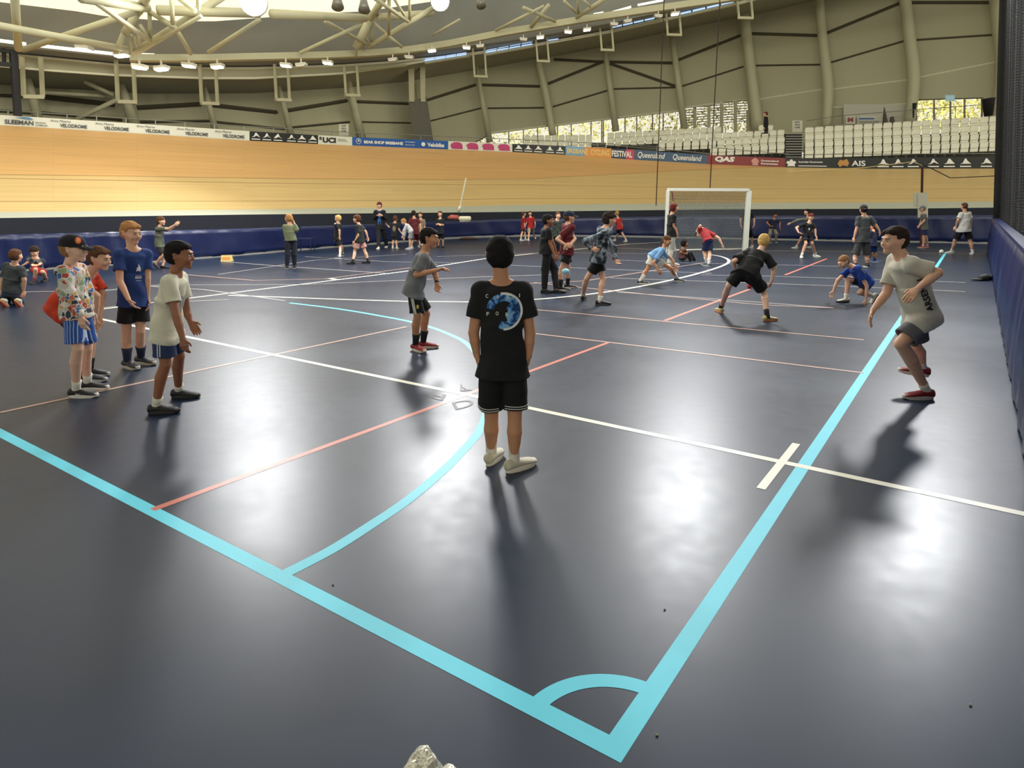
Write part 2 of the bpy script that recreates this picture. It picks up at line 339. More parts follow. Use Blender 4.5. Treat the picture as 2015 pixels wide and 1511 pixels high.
# ---------------------------------------------------------------- timber track
def wood_material():
    m = bpy.data.materials.new('track_timber'); m.use_nodes = True; nt = m.node_tree; b = nt.nodes['Principled BSDF']; L = nt.links; N = nt.nodes.new
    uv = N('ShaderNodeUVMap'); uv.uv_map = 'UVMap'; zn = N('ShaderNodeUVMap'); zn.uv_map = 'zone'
    mp = N('ShaderNodeMapping'); mp.inputs['Scale'].default_value = (0.35, 26, 1); L.new(uv.outputs[0], mp.inputs[0])
    no = N('ShaderNodeTexNoise'); no.inputs['Scale'].default_value = 1.0; no.inputs['Detail'].default_value = 5; L.new(mp.outputs[0], no.inputs['Vector'])
    br = N('ShaderNodeTexBrick'); br.inputs['Scale'].default_value = 1; br.inputs['Brick Width'].default_value = 5.5; br.inputs['Row Height'].default_value = 0.085; br.inputs['Mortar Size'].default_value = 0.004; br.offset = 0.37
    br.inputs['Color1'].default_value = (0.93, 0.93, 0.93, 1); br.inputs['Color2'].default_value = (1.05, 1.05, 1.05, 1); br.inputs['Mortar'].default_value = (0.72, 0.72, 0.72, 1); L.new(uv.outputs[0], br.inputs[0])
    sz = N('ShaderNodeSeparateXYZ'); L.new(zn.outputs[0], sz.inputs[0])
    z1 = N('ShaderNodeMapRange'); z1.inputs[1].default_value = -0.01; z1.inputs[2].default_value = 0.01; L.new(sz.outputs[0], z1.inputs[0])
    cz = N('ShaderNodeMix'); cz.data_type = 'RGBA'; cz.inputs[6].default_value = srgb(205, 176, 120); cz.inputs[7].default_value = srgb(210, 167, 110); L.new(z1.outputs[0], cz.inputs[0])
    g = N('ShaderNodeMapRange'); g.inputs[3].default_value = 0.80; g.inputs[4].default_value = 1.18; L.new(no.outputs['Fac'], g.inputs[0])
    m1 = N('ShaderNodeMix'); m1.data_type = 'RGBA'; m1.blend_type = 'MULTIPLY'; m1.inputs[0].default_value = 1; L.new(cz.outputs[2], m1.inputs[6]); L.new(g.outputs[0], m1.inputs[7])
    m2 = N('ShaderNodeMix'); m2.data_type = 'RGBA'; m2.blend_type = 'MULTIPLY'; m2.inputs[0].default_value = 1; L.new(m1.outputs[2], m2.inputs[6]); L.new(br.outputs['Color'], m2.inputs[7])
    last = m2.outputs[2]
    for t in (0.0, 0.12, 0.385):                             # painted lines along the boards
        sb_ = N('ShaderNodeMath'); sb_.operation = 'SUBTRACT'; sb_.inputs[1].default_value = t; L.new(sz.outputs[1] if t else sz.outputs[0], sb_.inputs[0])
        ab = N('ShaderNodeMath'); ab.operation = 'ABSOLUTE'; L.new(sb_.outputs[0], ab.inputs[0])
        lt = N('ShaderNodeMath'); lt.operation = 'LESS_THAN'; lt.inputs[1].default_value = 0.005; L.new(ab.outputs[0], lt.inputs[0])
        sc = N('ShaderNodeMath'); sc.operation = 'MULTIPLY'; sc.inputs[1].default_value = 0.55; L.new(lt.outputs[0], sc.inputs[0])
        mm = N('ShaderNodeMix'); mm.data_type = 'RGBA'; mm.inputs[7].default_value = srgb(120, 90, 50); L.new(sc.outputs[0], mm.inputs[0]); L.new(last, mm.inputs[6]); last = mm.outputs[2]
    L.new(last, b.inputs['Base Color']); b.inputs['Roughness'].default_value = 0.38; b.inputs['Specular IOR Level'].default_value = 0.35
    return m
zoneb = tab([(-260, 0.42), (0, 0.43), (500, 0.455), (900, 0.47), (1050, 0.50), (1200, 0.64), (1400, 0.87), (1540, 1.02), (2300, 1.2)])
def build_track():
    us = [float(x) for x in range(-250, 2300, 12)]; rows = 18; P = []
    for i in range(rows + 1):
        t = i / rows; P.append([R(u, striptop(u) * (1 - t) + boardbot(u) * t, 1.3 + (OFFB - 1.3) * t) for u in us])
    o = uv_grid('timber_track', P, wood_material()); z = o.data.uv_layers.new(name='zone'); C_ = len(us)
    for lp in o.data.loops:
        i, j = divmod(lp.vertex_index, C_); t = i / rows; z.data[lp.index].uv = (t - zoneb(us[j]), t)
    return o
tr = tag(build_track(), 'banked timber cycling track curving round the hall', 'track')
ap = band('apron', padtop, striptop, 0.12, 1.3, mat('pale_apron_paint', (176, 180, 164), 0.5, 0.08), US, 0.02); ap.name = 'apron'
tag(ap, 'pale green apron strip between barrier and timber track', 'apron')

# ---------------------------------------------------------------- advertising boards on the track rim
def bd(u, t, off=0.0):   # t: 0 bottom, 1 top of board
    return R(u, boardbot(u) * (1 - t) + boardtop(u) * t, OFFB + 0.02 - off)
def board(u0, u1, m, label, name='advertising_board'):
    us = list(np.linspace(u0, u1, max(3, int((u1 - u0) / 15) + 2))); V = []; Fc = []
    for u in us:
        a, c = bd(u, 0), bd(u, 1); d = np.array([a[0], a[1], 0]); d /= np.linalg.norm(d); V += [a, c, c + d * 0.05, a + d * 0.05]
    n = len(us)
    for i in range(n - 1):
        for k in range(4): k2 = (k + 1) % 4; Fc.append((4 * i + k, 4 * i + k2, 4 * i + 4 + k2, 4 * i + 4 + k))
    Fc += [(0, 3, 2, 1), (4 * n - 4, 4 * n - 3, 4 * n - 2, 4 * n - 1)]
    e = empty(name, tuple(bd((u0 + u1) / 2, 0))); tag(e, label, 'advertising board', 'advertising boards along the track rim')
    mesh_obj('panel', V, Fc, m, e); return e
def decal(e, V, Fc, u0, u1, t0, t1, m, name='lettering', off=0.03):
    V = np.asarray(V, float); a = V[:, 0].max(); h = V[:, 1].max()
    return mesh_obj(name, [bd(u0 + (u1 - u0) * x / a, t0 + (t1 - t0) * y / h, off) for x, y in V], Fc, m, e)
def words(e, s, u0, u1, t0, t1, m, bold=0.02, shear=0.0, space=1.0):
    V, Fc = text2d(s, bold, shear, space); return decal(e, V, Fc, u0, u1, t0, t1, m)
def poly(e, pts, u0, u1, t0, t1, m, name='emblem', off=0.03):
    V = [(x, y) for x, y in pts]; V = np.array(V, float); n = len(V); 
    a = V[:, 0]; h = V[:, 1]
    bm = bmesh.new(); vv = [bm.verts.new(tuple(bd(u0 + (u1 - u0) * x, t0 + (t1 - t0) * y, off))) for x, y in V]
    f = bm.faces.new(vv); bmesh.ops.triangulate(bm, faces=[f]); me = bpy.data.meshes.new(name); bm.to_mesh(me); bm.free(); me.materials.append(m)
    o = bpy.data.objects.new(name, me); COL.objects.link(o); o.parent = e; o.matrix_parent_inverse = Matrix.Translation(e.location).inverted(); return o
mw = mat('board_white', (226, 228, 214), 0.5, 0.03); mk = mat('board_black', (34, 38, 38), 0.5, 0.05); mblu = mat('board_blue', (38, 92, 168), 0.5, 0.05)
mpk = mat('emblem_pink', (190, 66, 120), 0.5, 0.04); mlb = mat('board_sky_blue', (112, 168, 212), 0.5, 0.05); mor = mat('board_orange', (222, 150, 66), 0.5, 0.05)
mnv = mat('board_navy', (44, 52, 84), 0.5, 0.05); mrs = mat('board_rose', (200, 60, 90), 0.5, 0.05); msl = mat('board_slate_blue', (62, 92, 122), 0.5, 0.05); mmr = mat('board_maroon', (134, 50, 50), 0.5, 0.05)
mtx = mat('print_charcoal', (70, 72, 76), 0.5, 0.05); mwt = mat('print_white', (236, 236, 230), 0.5, 0.03); mgl = mat('print_gold', (190, 140, 70), 0.5, 0.05); mcr = mat('print_cream', (236, 206, 130), 0.5, 0.03)
b = board(-120, 95, mw, 'white board at far left with SLEEMAN lettering and blue swoosh above')
words(b, 'SLEEMAN', 9, 66, 0.16, 0.60, mtx, 0.03); words(b, 'SPORTS', 70, 90, 0.38, 0.52, mtx); words(b, 'COMPLEX', 70, 94, 0.14, 0.28, mtx)
poly(b, [(0, .55), (.25, .8), (.5, 1), (.8, .9), (1, .3), (.8, .1), (.7, .5), (.5, .6), (.3, .45)], 30, 66, 0.66, 0.96, mat('swoosh_blue', (90, 140, 180), 0.5, 0.05))
for i, (a, c) in enumerate([(95, 184), (184, 265), (265, 345), (345, 420), (420, 491)]):
    b = board(a, c, mw, ['first', 'second', 'third', 'fourth', 'last'][i] + ' white VELODROME board from the left, ' + ['beside the SLEEMAN board', 'two along from SLEEMAN board', 'middle of the five', 'two before the black boards', 'next to the black boards'][i])
    w = c - a; words(b, 'Anna Meares', a + .04 * w, a + .5 * w, 0.66, 0.88, mtx, 0.0, 0.2); words(b, 'VELODROME', a + .26 * w, a + .86 * w, 0.16, 0.52, mtx, 0.03)
PEAK = [(0, .28), (.25, .42), (.45, 1), (.58, .98), (.72, .5), (1, .3), (.8, .36), (.6, .52), (.48, .45), (.3, .3)]
def peaks(b, xs, w):
    for x in xs:
        poly(b, PEAK, x - w / 2, x + w / 2, 0.22, 0.88, mwt); poly(b, [(0, 0), (1, 0), (1, 1), (0, 1)], x - w / 2, x + w / 2, 0.14, 0.24, mwt, 'emblem_bar')
b = board(491, 626, mk, 'black board with six white peak logos between the VELODROME and UCI boards'); peaks(b, [503.5, 525, 547, 573.5, 594, 615], 17)
b = board(626, 693, mw, 'white board with black UCI letters'); words(b, 'UCI', 635, 661, 0.2, 0.82, mk, 0.05); words(b, 'UNION CYCLISTE', 665, 680, 0.62, 0.72, mtx); words(b, 'INTERNATIONALE', 665, 684, 0.44, 0.54, mtx)
poly(b, [(0, 0), (1, 0), (1, 1), (0, 1)], 628.5, 633, 0.5, 0.85, mtx)
b = board(693, 882, mblu, 'bright blue board reading BEAR SHOP BRISBANE and Velobike'); words(b, 'BEAR SHOP BRISBANE', 716, 793, 0.3, 0.66, mwt, 0.05); words(b, 'Velobike', 841, 874, 0.22, 0.72, mwt, 0.04)
words(b, 'WWW.VELOBIKE.CO', 797, 817, 0.62, 0.74, mwt); words(b, 'BICYCLE STORE', 798, 816, 0.3, 0.4, mwt)
ring = [(0.5 + 0.5 * math.cos(a), 0.5 + 0.5 * math.sin(a)) for a in np.linspace(0, 2 * math.pi, 20)[:-1]]
poly(b, ring, 700, 711, 0.2, 0.88, mwt); poly(b, ring, 701, 710, 0.26, 0.82, mblu, off=0.045); poly(b, PEAK, 702, 709, 0.35, 0.75, mwt, off=0.055); poly(b, ring, 829, 837, 0.25, 0.75, mwt)
b = board(882, 1008, mw, 'white board with four pink bear emblems')
BEAR = [(0, .42), (.06, .80), (.14, .78), (.28, .97), (.62, 1), (.86, .88), (.98, .62), (1, .0), (.88, .0), (.85, .48), (.77, .48), (.74, .0), (.64, .0), (.62, .50), (.52, .50), (.47, .0), (.36, .0), (.36, .50), (.29, .48), (.22, .02), (.12, .02), (.15, .40)]
for x in (898.5, 929.5, 960.5, 991.5): poly(b, BEAR, x - 12, x + 12, 0.12, 0.92, mpk)
b = board(1008, 1113, mk, 'black board with five white peak logos beside the pink bears'); peaks(b, [1020, 1039.5, 1059, 1082, 1102], 16)
b = board(1113, 1248, mlb, 'multicoloured board reading BRISBANE CYCLING FESTIVAL')
for (u0, u1, m) in ((1150, 1203, mor), (1203, 1232, mnv), (1232, 1248, mrs)): mesh_obj('colour_block', [bd(u, t, 0.012) for u in np.linspace(u0, u1, 6) for t in (0, 1)], [(2 * i, 2 * i + 2, 2 * i + 3, 2 * i + 1) for i in range(5)], m, b)
words(b, 'BRISBANE', 1116, 1157, 0.2, 0.8, mcr, 0.03); words(b, 'CYCLING', 1162, 1199, 0.2, 0.8, mcr, 0.03); words(b, 'FESTIVAL', 1204, 1244, 0.18, 0.82, mwt, 0.03)
b = board(1248, 1391, msl, 'slate blue board with white Queensland script twice'); words(b, 'Queensland', 1255, 1309, 0.15, 0.85, mwt, 0.015, 0.3); words(b, 'Queensland', 1324, 1381, 0.15, 0.85, mwt, 0.015, 0.3)
b = board(1391, 1545, mmr, 'maroon board with white QAS letters'); words(b, 'QAS', 1407, 1446, 0.25, 0.9, mwt, 0.06, 0.2); words(b, 'Queensland', 1497, 1532, 0.5, 0.72, mwt, 0.03); words(b, 'Government', 1497, 1531, 0.2, 0.42, mwt, 0.03)
CREST = [(.1, 0), (.9, 0), (.8, .3), (1, .5), (.85, .8), (.65, .7), (.6, 1), (.4, 1), (.35, .7), (.15, .8), (0, .5), (.2, .3)]
poly(b, CREST, 1478, 1494, 0.08, 0.88, mat('crest_pink', (206, 150, 140), 0.5))
b = board(1545, 2280, mk, 'long black board with coat of arms, AIS letters and seven white peak logos')
poly(b, CREST, 1547, 1567, 0.12, 0.85, mwt); words(b, 'Australian Government', 1571, 1619, 0.5, 0.7, mwt, 0.02); poly(b, [(0, 0), (1, 0), (1, 1), (0, 1)], 1571, 1627, 0.14, 0.22, mwt, 'rule')
poly(b, [(0, .4), (.2, .9), (.5, .8), (.8, 1), (1, .5), (.85, .1), (.5, .25), (.2, 0)], 1648, 1671, 0.12, 0.92, mgl); words(b, 'AIS', 1676, 1703, 0.24, 0.76, mwt, 0.02)
peaks(b, [1738, 1767, 1797, 1836.5, 1868, 1900, 1941], 22); peaks(b, [1975, 2008], 24)
# handrail above the boards
m_rail = mat('rail_grey', (150, 150, 138), 0.4, 0.05, metal=0.4)
hr = empty('track_handrail', tuple(bd(400, 1))); tag(hr, 'thin grey handrail with posts running above the advertising boards', 'handrail')
mb = MB(); mb.tube([R(u, boardtop(u) - 9 - (6 if u > 1100 else 0) * min(1, (u - 1100) / 100) * 0, OFFB + 0.4) for u in US if u <= 1300], 0.02, 6); mb.build('rail', m_rail, hr)
mb = MB()
for u in range(-100, 1300, 58): mb.tube([R(u, boardtop(u) + 3, OFFB + 0.4), R(u, boardtop(u) - 9, OFFB + 0.4)], 0.02, 6)
mb.build('rail_posts', m_rail, hr)
# ================================================================ upper level: walls, columns, roof
OW = tab([(-260, 9.5), (700, 10), (1000, 12), (1500, 14.5), (2300, 15)])
m_wall = mat('wall_cladding', (180, 176, 146), 0.85, 0.05, 0.6); m_beam = mat('steel_cream', (184, 180, 148), 0.55, 0.05, 2.0); m_soff = mat('soffit_grey', (160, 158, 136), 0.9, 0.12, 0.8)
m_seam = mat('seam_dark', (84, 78, 60), 0.9, 0.05); m_edge = mat('edge_trim_pale', (230, 227, 200), 0.6, 0.05); m_roofd = mat('roof_lining_grey', (142, 145, 140), 0.9, 0.15, 0.5); m_blk = mat('matt_black', (26, 26, 28), 0.7, 0.1)
walltop = tab([(-260, 150), (0, 166), (85, 173), (225, 179), (280, 184), (500, 183), (683, 172), (802, 160), (836, 154), (930, 138), (1040, 118), (1096, 109), (1174, 94), (1300, 65), (1450, 34), (1520, 20), (1600, 0), (1800, -50), (2300, -170)])
wallbot = tab([(-260, 300), (900, 300), (965, 262), (1000, 258), (1075, 247.5), (1090, 246), (1206, 233), (1336, 218), (1345, 212), (1470, 196), (1480, 300), (1790, 300), (1800, 196), (1935, 192), (1945, 300), (2300, 300)])
us_w = sorted(set(US + [900, 965, 1000, 1075, 1090, 1206, 1336, 1341, 1345, 1470, 1475, 1480, 1790, 1796, 1800, 1935, 1940, 1945]))
P = [[R(u, wallbot(u) * (1 - t) + walltop(u) * t, OW(u)) for u in us_w] for t in np.linspace(0, 1, 4)]
wall = setm(MB().grid(P).build('wall_back', m_wall)); sl = wall.modifiers.new('s', 'SOLIDIFY'); sl.thickness = 0.15; sl.offset = 0
def seam(pts, w, m, name='trim', off=0.10, n=8):
    mb = MB()
    Q = []
    for (a, b_) in zip(pts[:-1], pts[1:]):
        for k in range(n): t = k / n; Q.append((a[0] + (b_[0] - a[0]) * t, a[1] + (b_[1] - a[1]) * t))
    Q.append(pts[-1]); Q = [R(u, v, OW(u) - off) for u, v in Q]
    mb.tube(Q, w, 4); return mb.build(name, m)
seams = [[(80, 190), (225, 206)], [(270, 212), (395, 205)], [(418, 207), (545, 221)], [(563, 218), (683, 198)], [(702, 200), (803, 204)], [(840, 197), (936, 167)], [(947, 167), (1062, 170)], [(1078, 165), (1188, 121)], [(1090, 117), (1188, 122)], [(1200, 122), (1326, 124)], [(1200, 125), (1330, 170)], [(1335, 118), (1457, 70)], [(1477, 66), (1612, 70)], [(1627, 65), (1772, 6)], [(1789, 5), (1960, 5)],
         [(1208, 175), (1330, 172)], [(1341, 170), (1463, 131)], [(1484, 129), (1617, 127)], [(1634, 123), (1778, 81)], [(1796, 79), (1962, 68)], [(1962, 68), (2250, 20)], [(571, 251), (688, 240)], [(712, 240), (808, 242)], [(847, 238), (946, 213)], [(960, 213), (1070, 212)], [(1088, 210), (1196, 178)], [(424, 240), (560, 254)], [(275, 240), (412, 238)], [(80, 222), (240, 236)], [(-200, 180), (60, 190)], [(-200, 205), (60, 222)]]
n_tr = 0
for i, s_ in enumerate(seams):
    n_tr += 1; setm(seam(s_, 0.09 if i < 15 else 0.055, m_seam, 'trim_%d' % n_tr))
for s_ in [[(1484, 197), (1621, 176)], [(1639, 176), (1784, 158)], [(1801, 154), (1962, 122)], [(1962, 122), (2250, 60)], [(1345, 212), (1470, 196)], [(1217, 231), (1336, 218)], [(1092, 247), (1206, 233)], [(965, 262), (1075, 248)], [(1639, 212), (1782, 205)]]:
    n_tr += 1; setm(seam(s_, 0.06, m_edge, 'trim_%d' % n_tr))
# columns
cols = [[(50, 140, 11), (75, 236, 14)], [(236, 160, 10), (265, 248, 20)], [(402, 168, 7), (424, 258, 12)], [(547, 165, 8), (573, 266, 12)], [(684, 155, 11), (712, 274, 17)], [(818, 165, 6), (840, 280, 10)], [(936, 122, 7), (964, 280, 12)],
        [(1058, 118, 12), (1073, 180, 14), (1088, 266, 14)], [(1187, 74, 8), (1212, 258, 13)], [(1319, 46, 10), (1347, 254, 13)], [(1458, -30, 17), (1475, 120, 18), (1492, 258, 20)], [(1607, -60, 14), (1618, 70, 15), (1629, 172, 18), (1625, 252, 15)], [(1772, -80, 16), (1788, 60, 17), (1798, 155, 19), (1789, 244, 16)], [(1956, -100, 20), (1966, 30, 22), (1975, 122, 22), (1963, 250, 17)], [(-90, 130, 14), (-70, 235, 16)]]
clab = ['beside the black mast at far left', 'behind the third VELODROME board', 'just right of the two bright small lamps', 'over the black peak-logo board', 'left of the blue board end', 'beside the dark paired plates', 'over the pink bear board', 'over the first block of seats', 'left of the left cable', 'behind the left cable', 'beside the louvred wall', 'right of the dark stairs', 'beside the pinboard wall', 'beside the black net', 'outermost on the left']
for c, lab in zip(cols, clab):
    pts = smooth_px([(a, b_) for a, b_, w in c], 4) if len(c) > 2 else [c[0][:2], c[1][:2]]
    ws = np.interp(np.linspace(0, 1, len(pts)), np.linspace(0, 1, len(c)), [w for _, _, w in c]); W = []
    for (u, v) in pts: W.append(R(u, v, OW(u) - 0.9))
    rr = [w / 2 / FPX * np.linalg.norm(p - np.array([0, 0, EYE])) for w, p in zip(ws, W)]
    tag(MB().tube(W, rr, 14).build('leaning_column', m_beam, None, True), 'leaning cream steel column ' + lab, 'column', 'leaning columns along the back wall')
dk = MB(); 
for (u0, u1) in ((803, 814), (826, 836)):
    V = [R(u0, 112, 8.6), R(u1, 112, 8.6), R(u1 + 1, 200, 8.6), R(u0 + 2, 200, 8.6)]; d = np.array([0, 0.25, 0]); dk.add(V + [v + d for v in V], [(0, 1, 2, 3), (7, 6, 5, 4), (0, 4, 5, 1), (1, 5, 6, 2), (2, 6, 7, 3), (3, 7, 4, 0)])
e = empty('paired_plate_column', tuple(R(820, 200, 8.6))); tag(e, 'pair of flat grey-cream upright plates above a dark grey column', 'column'); dk.build('upright_plates', m_beam, e)
V = [R(805, 200, 8.7), R(838, 190, 8.7), R(852, 282, 8.7), R(815, 282, 8.7)]; d = np.array([0, .3, 0]); MB().add(V + [v + d for v in V], [(0, 1, 2, 3), (7, 6, 5, 4), (0, 4, 5, 1), (1, 5, 6, 2), (2, 6, 7, 3), (3, 7, 4, 0)]).build('dark_column', mat('column_dark_grey', (100, 98, 88), 0.8), e)

# ---- soffit between wall top and gutter beam, gutter beam, ring beam
gut_t = tab([(-260, 92), (0, 104), (85, 112), (225, 126), (400, 133), (500, 133), (670, 128), (760, 122), (880, 110), (1020, 92), (1100, 78), (1200, 60), (1300, 38), (1450, 5), (1700, -60), (2300, -230)])
gut_b = tab([(-260, 122), (0, 130), (85, 138), (225, 148), (400, 154), (500, 154), (670, 145), (760, 133), (880, 113), (1020, 95), (1100, 81), (1200, 63), (1300, 41), (1450, 8), (1700, -57), (2300, -227)])
OG = 7.5
us_s = [u for u in US]
setm(MB().grid([[R(u, walltop(u) + 1, OW(u) - 0.05) for u in us_s], [R(u, (walltop(u) + gut_b(u)) / 2, (OW(u) + OG) / 2) for u in us_s], [R(u, gut_b(u), OG + 0.3) for u in us_s]]).build('ceiling', m_soff))
g = band('gutter_beam', gut_b, gut_t, OG, OG, m_wall, us_s, 0.3); tag(g, 'curved cream box beam hung below the roof behind the small lamps', 'beam')
MBg = band('flange', lambda u: gut_b(u) + 1.5, lambda u: gut_b(u) - 2.5, OG - 0.08, OG - 0.08, m_edge, us_s, 0.1, g)
MBg = band('flange', lambda u: gut_t(u) + 3, lambda u: gut_t(u) - 1, OG - 0.08, OG - 0.08, m_edge, us_s, 0.1, g)
ringv = tab([(-260, 52), (0, 78), (150, 98), (260, 112), (400, 112.5), (500, 110), (640, 107), (730, 103), (800, 97), (880, 85), (1000, 61), (1150, 36), (1300, 14), (1400, 0), (1600, -32), (2300, -170)])
OR = 4.5
us_r = [float(x) for x in range(255, 2300, 15)]
rb_ = band('ring_beam', lambda u: ringv(u) + 6.5, lambda u: ringv(u) - 6, OR, OR, m_beam, us_r, 0.35); tag(rb_, 'long curved cream ring beam carrying the small lamps', 'beam')
# dark lining above the ring beam, back strip of louvres, bright translucent roof
def roofpart(name, f0, f1, o0, o1, m, us=US, n=3):
    P = [[R(u, f0(u) * (1 - t) + f1(u) * t, (o0(u) if callable(o0) else o0) * (1 - t) + (o1(u) if callable(o1) else o1) * t) for u in us] for t in np.linspace(0, 1, n)]
    return setm(MB().grid(P).build(name, m))
roofpart('ceiling.001', gut_t, lambda u: gut_t(u) - 14, OG + 0.3, OG - 1.0, m_roofd)
brt = tab([(-260, -50), (0, 4), (150, 22), (215, 33), (330, 41), (420, 42), (500, 36), (640, 26), (720, 22), (850, 3), (950, -15), (1100, -40), (1300, -90), (2300, -330)])
roofpart('ceiling.002', lambda u: gut_t(u) - 14, brt, OG - 1.0, 5.0, m_roofd, US, 5)
def translucent():
    m = bpy.data.materials.new('daylit_roof_sheeting'); m.use_nodes = True; nt = m.node_tree; b = nt.nodes['Principled BSDF']; b.inputs['Base Color'].default_value = srgb(230, 226, 196); b.inputs['Roughness'].default_value = 0.8
    tc = nt.nodes.new('ShaderNodeTexCoord'); w = nt.nodes.new('ShaderNodeTexNoise'); w.inputs['Scale'].default_value = 0.4; nt.links.new(tc.outputs['Object'], w.inputs[0])
    mr = nt.nodes.new('ShaderNodeMapRange'); mr.inputs[3].default_value = 0.85; mr.inputs[4].default_value = 1.1; nt.links.new(w.outputs[0], mr.inputs[0]); b.inputs['Emission Color'].default_value = srgb(238, 234, 205); nt.links.new(mr.outputs[0], b.inputs['Emission Strength']); return m
m_tr = translucent()
roofpart('ceiling.003', brt, lambda u: brt(u) - 160, 5.0, 2.0, m_tr, US, 3)
# flat part of the roof overhead
setm(MB().box((0, 0, 13.6), (70, 30, 0.2)).build('ceiling.004', m_roofd))
# bright slots: strip lights and louvres of daylight
m_slot = mat('daylight_slot', (240, 240, 220), 0.5, 0.0, emit=1.3); m_slotb = mat('daylight_slot_blue', (170, 200, 240), 0.5, 0.0, emit=1.0)
def slot(u0, v0, u1, v1, w, m, off, nseg, gap=0.12):
    mb = MB()
    for k in range(nseg):
        a = k / nseg; c = (k + 1 - gap) / nseg
        mb.bar(R(u0 + (u1 - u0) * a, v0 + (v1 - v0) * a, off), R(u0 + (u1 - u0) * c, v0 + (v1 - v0) * c, off), 0.05, w)
    return mb
k = 0
for (u0, v0, u1, v1, w, m, off, ns) in [(-60, 72, 53, 87, 0.09, m_slot, 5.5, 8), (78, 90, 224, 106, 0.09, m_slot, 5.5, 14), (836, 119, 920, 106, 0.07, m_slotb, 7.2, 4), (838, 116, 920, 103, 0.03, m_slotb, 7.2, 4), (955, 103, 1050, 86, 0.06, m_slotb, 7.2, 4), (957, 99, 1050, 82, 0.03, m_slotb, 7.2, 4), (1205, 54, 1290, 35, 0.07, m_slotb, 7.2, 4), (1205, 50, 1290, 31, 0.04, m_slotb, 7.2, 4), (1335, 28, 1447, 2, 0.08, m_slotb, 7.2, 4), (1335, 22, 1447, -4, 0.08, m_slotb, 7.2, 4), (1075, 80, 1102, 76, 0.05, m_slotb, 7.2, 1), (1205, 24, 1247, 12, 0.10, m_slot, 4.9, 1), (1255, 10, 1312, -1, 0.10, m_slot, 4.9, 1), (1140, 36, 1160, 32, 0.09, m_slot, 4.9, 1), (1168, 28, 1190, 24, 0.09, m_slot, 4.9, 1), (270, 106, 308, 107, 0.05, m_slot, 4.9, 1), (733, 99, 758, 97, 0.05, m_slot, 4.9, 1)]:
    k += 1; o = slot(u0, v0, u1, v1, w, m, off, ns).build('window_%d' % k, m); setm(o)
# dark recess lines of those louvre rows
for (u0, v0, u1, v1) in [(836, 124, 925, 110), (955, 108, 1050, 91), (1205, 60, 1300, 38), (1335, 34, 1450, 6), (700, 138, 800, 128)]:
    n_tr += 1; Q = [R(u0 + (u1 - u0) * t, v0 + (v1 - v0) * t, 7.3) for t in (0, .5, 1)]; setm(MB().tube(Q, 0.06, 4).build('trim_%d' % n_tr, m_beam))

# hangers in pairs
hang = [(43, 80, 112, 190), (228, 262, 118, 200), (393, 424, 126, 203), (540, 566, 126, 196), (677, 702, 128, 187), (930, 953, 88, 150), (1054, 1076, 70, 120), (1180, 1203, 46, 98), (1310, 1336, 16, 68), (1450, 1477, -10, 35)]
hl = ['at far left beside the black mast', 'below the roof truss foot at left', 'right of the bright pair of lamps', 'left of the long blue board', 'right of the no-entry sheet on the rim', 'over the pink bears', 'over the first seats', 'left of the left cable', 'between the two cables', 'right of the right cable']
for (u0, u1, v0, v1), lab in zip(hang, hl):
    e = empty('hanger_frame', tuple(R(u0, v1, 7.0))); tag(e, 'U-shaped cream hanger frame ' + lab, 'hanger', 'hanger frames under the roof')
    MB().bar(R(u0, v0, 7), R(u0 + 4, v1, 7), 0.1, 0.1).build('hanger_rod', m_beam, e); MB().bar(R(u1, v0, 7), R(u1 + 4, v1, 7), 0.1, 0.1).build('hanger_rod', m_beam, e)
    MB().bar(R(u0 + 2, v1, 7), R(u1 + 6, v1 + 1, 7), 0.14, 0.12).build('cross_bar', m_beam, e)
# roof trusses: (u0, v0, off0, u1, v1, off1, width px)
def member(u0, v0, o0, u1, v1, o1, w):
    a, c = R(u0, v0, o0), R(u1, v1, o1); D = (np.linalg.norm(a) + np.linalg.norm(c)) / 2; return MB().tube([a, c], w / 2 / FPX * D, 10)
T1 = [(265, 104, 4, 440, -8, 1, 12), (272, 22, 3, 300, -22, 0, 14), (272, 22, 3, 245, 65, 3.5, 12), (245, 65, 3.5, 228, 103, 4, 9), (170, -8, 0, 295, 80, 3, 8), (294, 22, 2.5, 296, 75, 3, 6), (293, 22, 2.5, 345, 55, 2, 8), (275, 48, 3, 293, 76, 3, 5), (262, 72, 3.5, 272, 92, 3.5, 5), (273, 60, 3, 275, 88, 3.4, 6), (258, 70, 3.5, 259, 110, 4.2, 6), (337, -8, 1, 340, 48, 1.5, 7), (350, -5, 1, 385, 22, 0.5, 8), (389, -8, 0, 390, 18, 0.3, 6), (345, 55, 2, 375, 105, 4, 7), (395, 32, 0, 310, 82, 3, 6), (272, 22, 3, 285, -10, 1, 6)]
T2 = [(725, 93, 4, 862, 10, 0, 9), (728, 38, 3, 760, -12, 0, 12), (728, 38, 3, 700, 95, 4, 14), (640, 42, 2.5, 724, 88, 3.8, 6), (730, 38, 3, 731, 92, 4, 6), (732, 42, 3, 762, 68, 2.5, 5), (766, -10, 0, 765, 68, 2, 6), (730, -8, 0, 803, 42, 1, 7), (772, -8, 0, 803, 42, 1, 5), (806, -10, 0, 806, 40, 1, 5), (715, 65, 3.5, 727, 88, 3.8, 4), (715, 68, 3.5, 715, 98, 4.2, 4), (701, 85, 4, 701, 112, 4.4, 4), (760, 68, 2.2, 790, 92, 3.5, 6)]
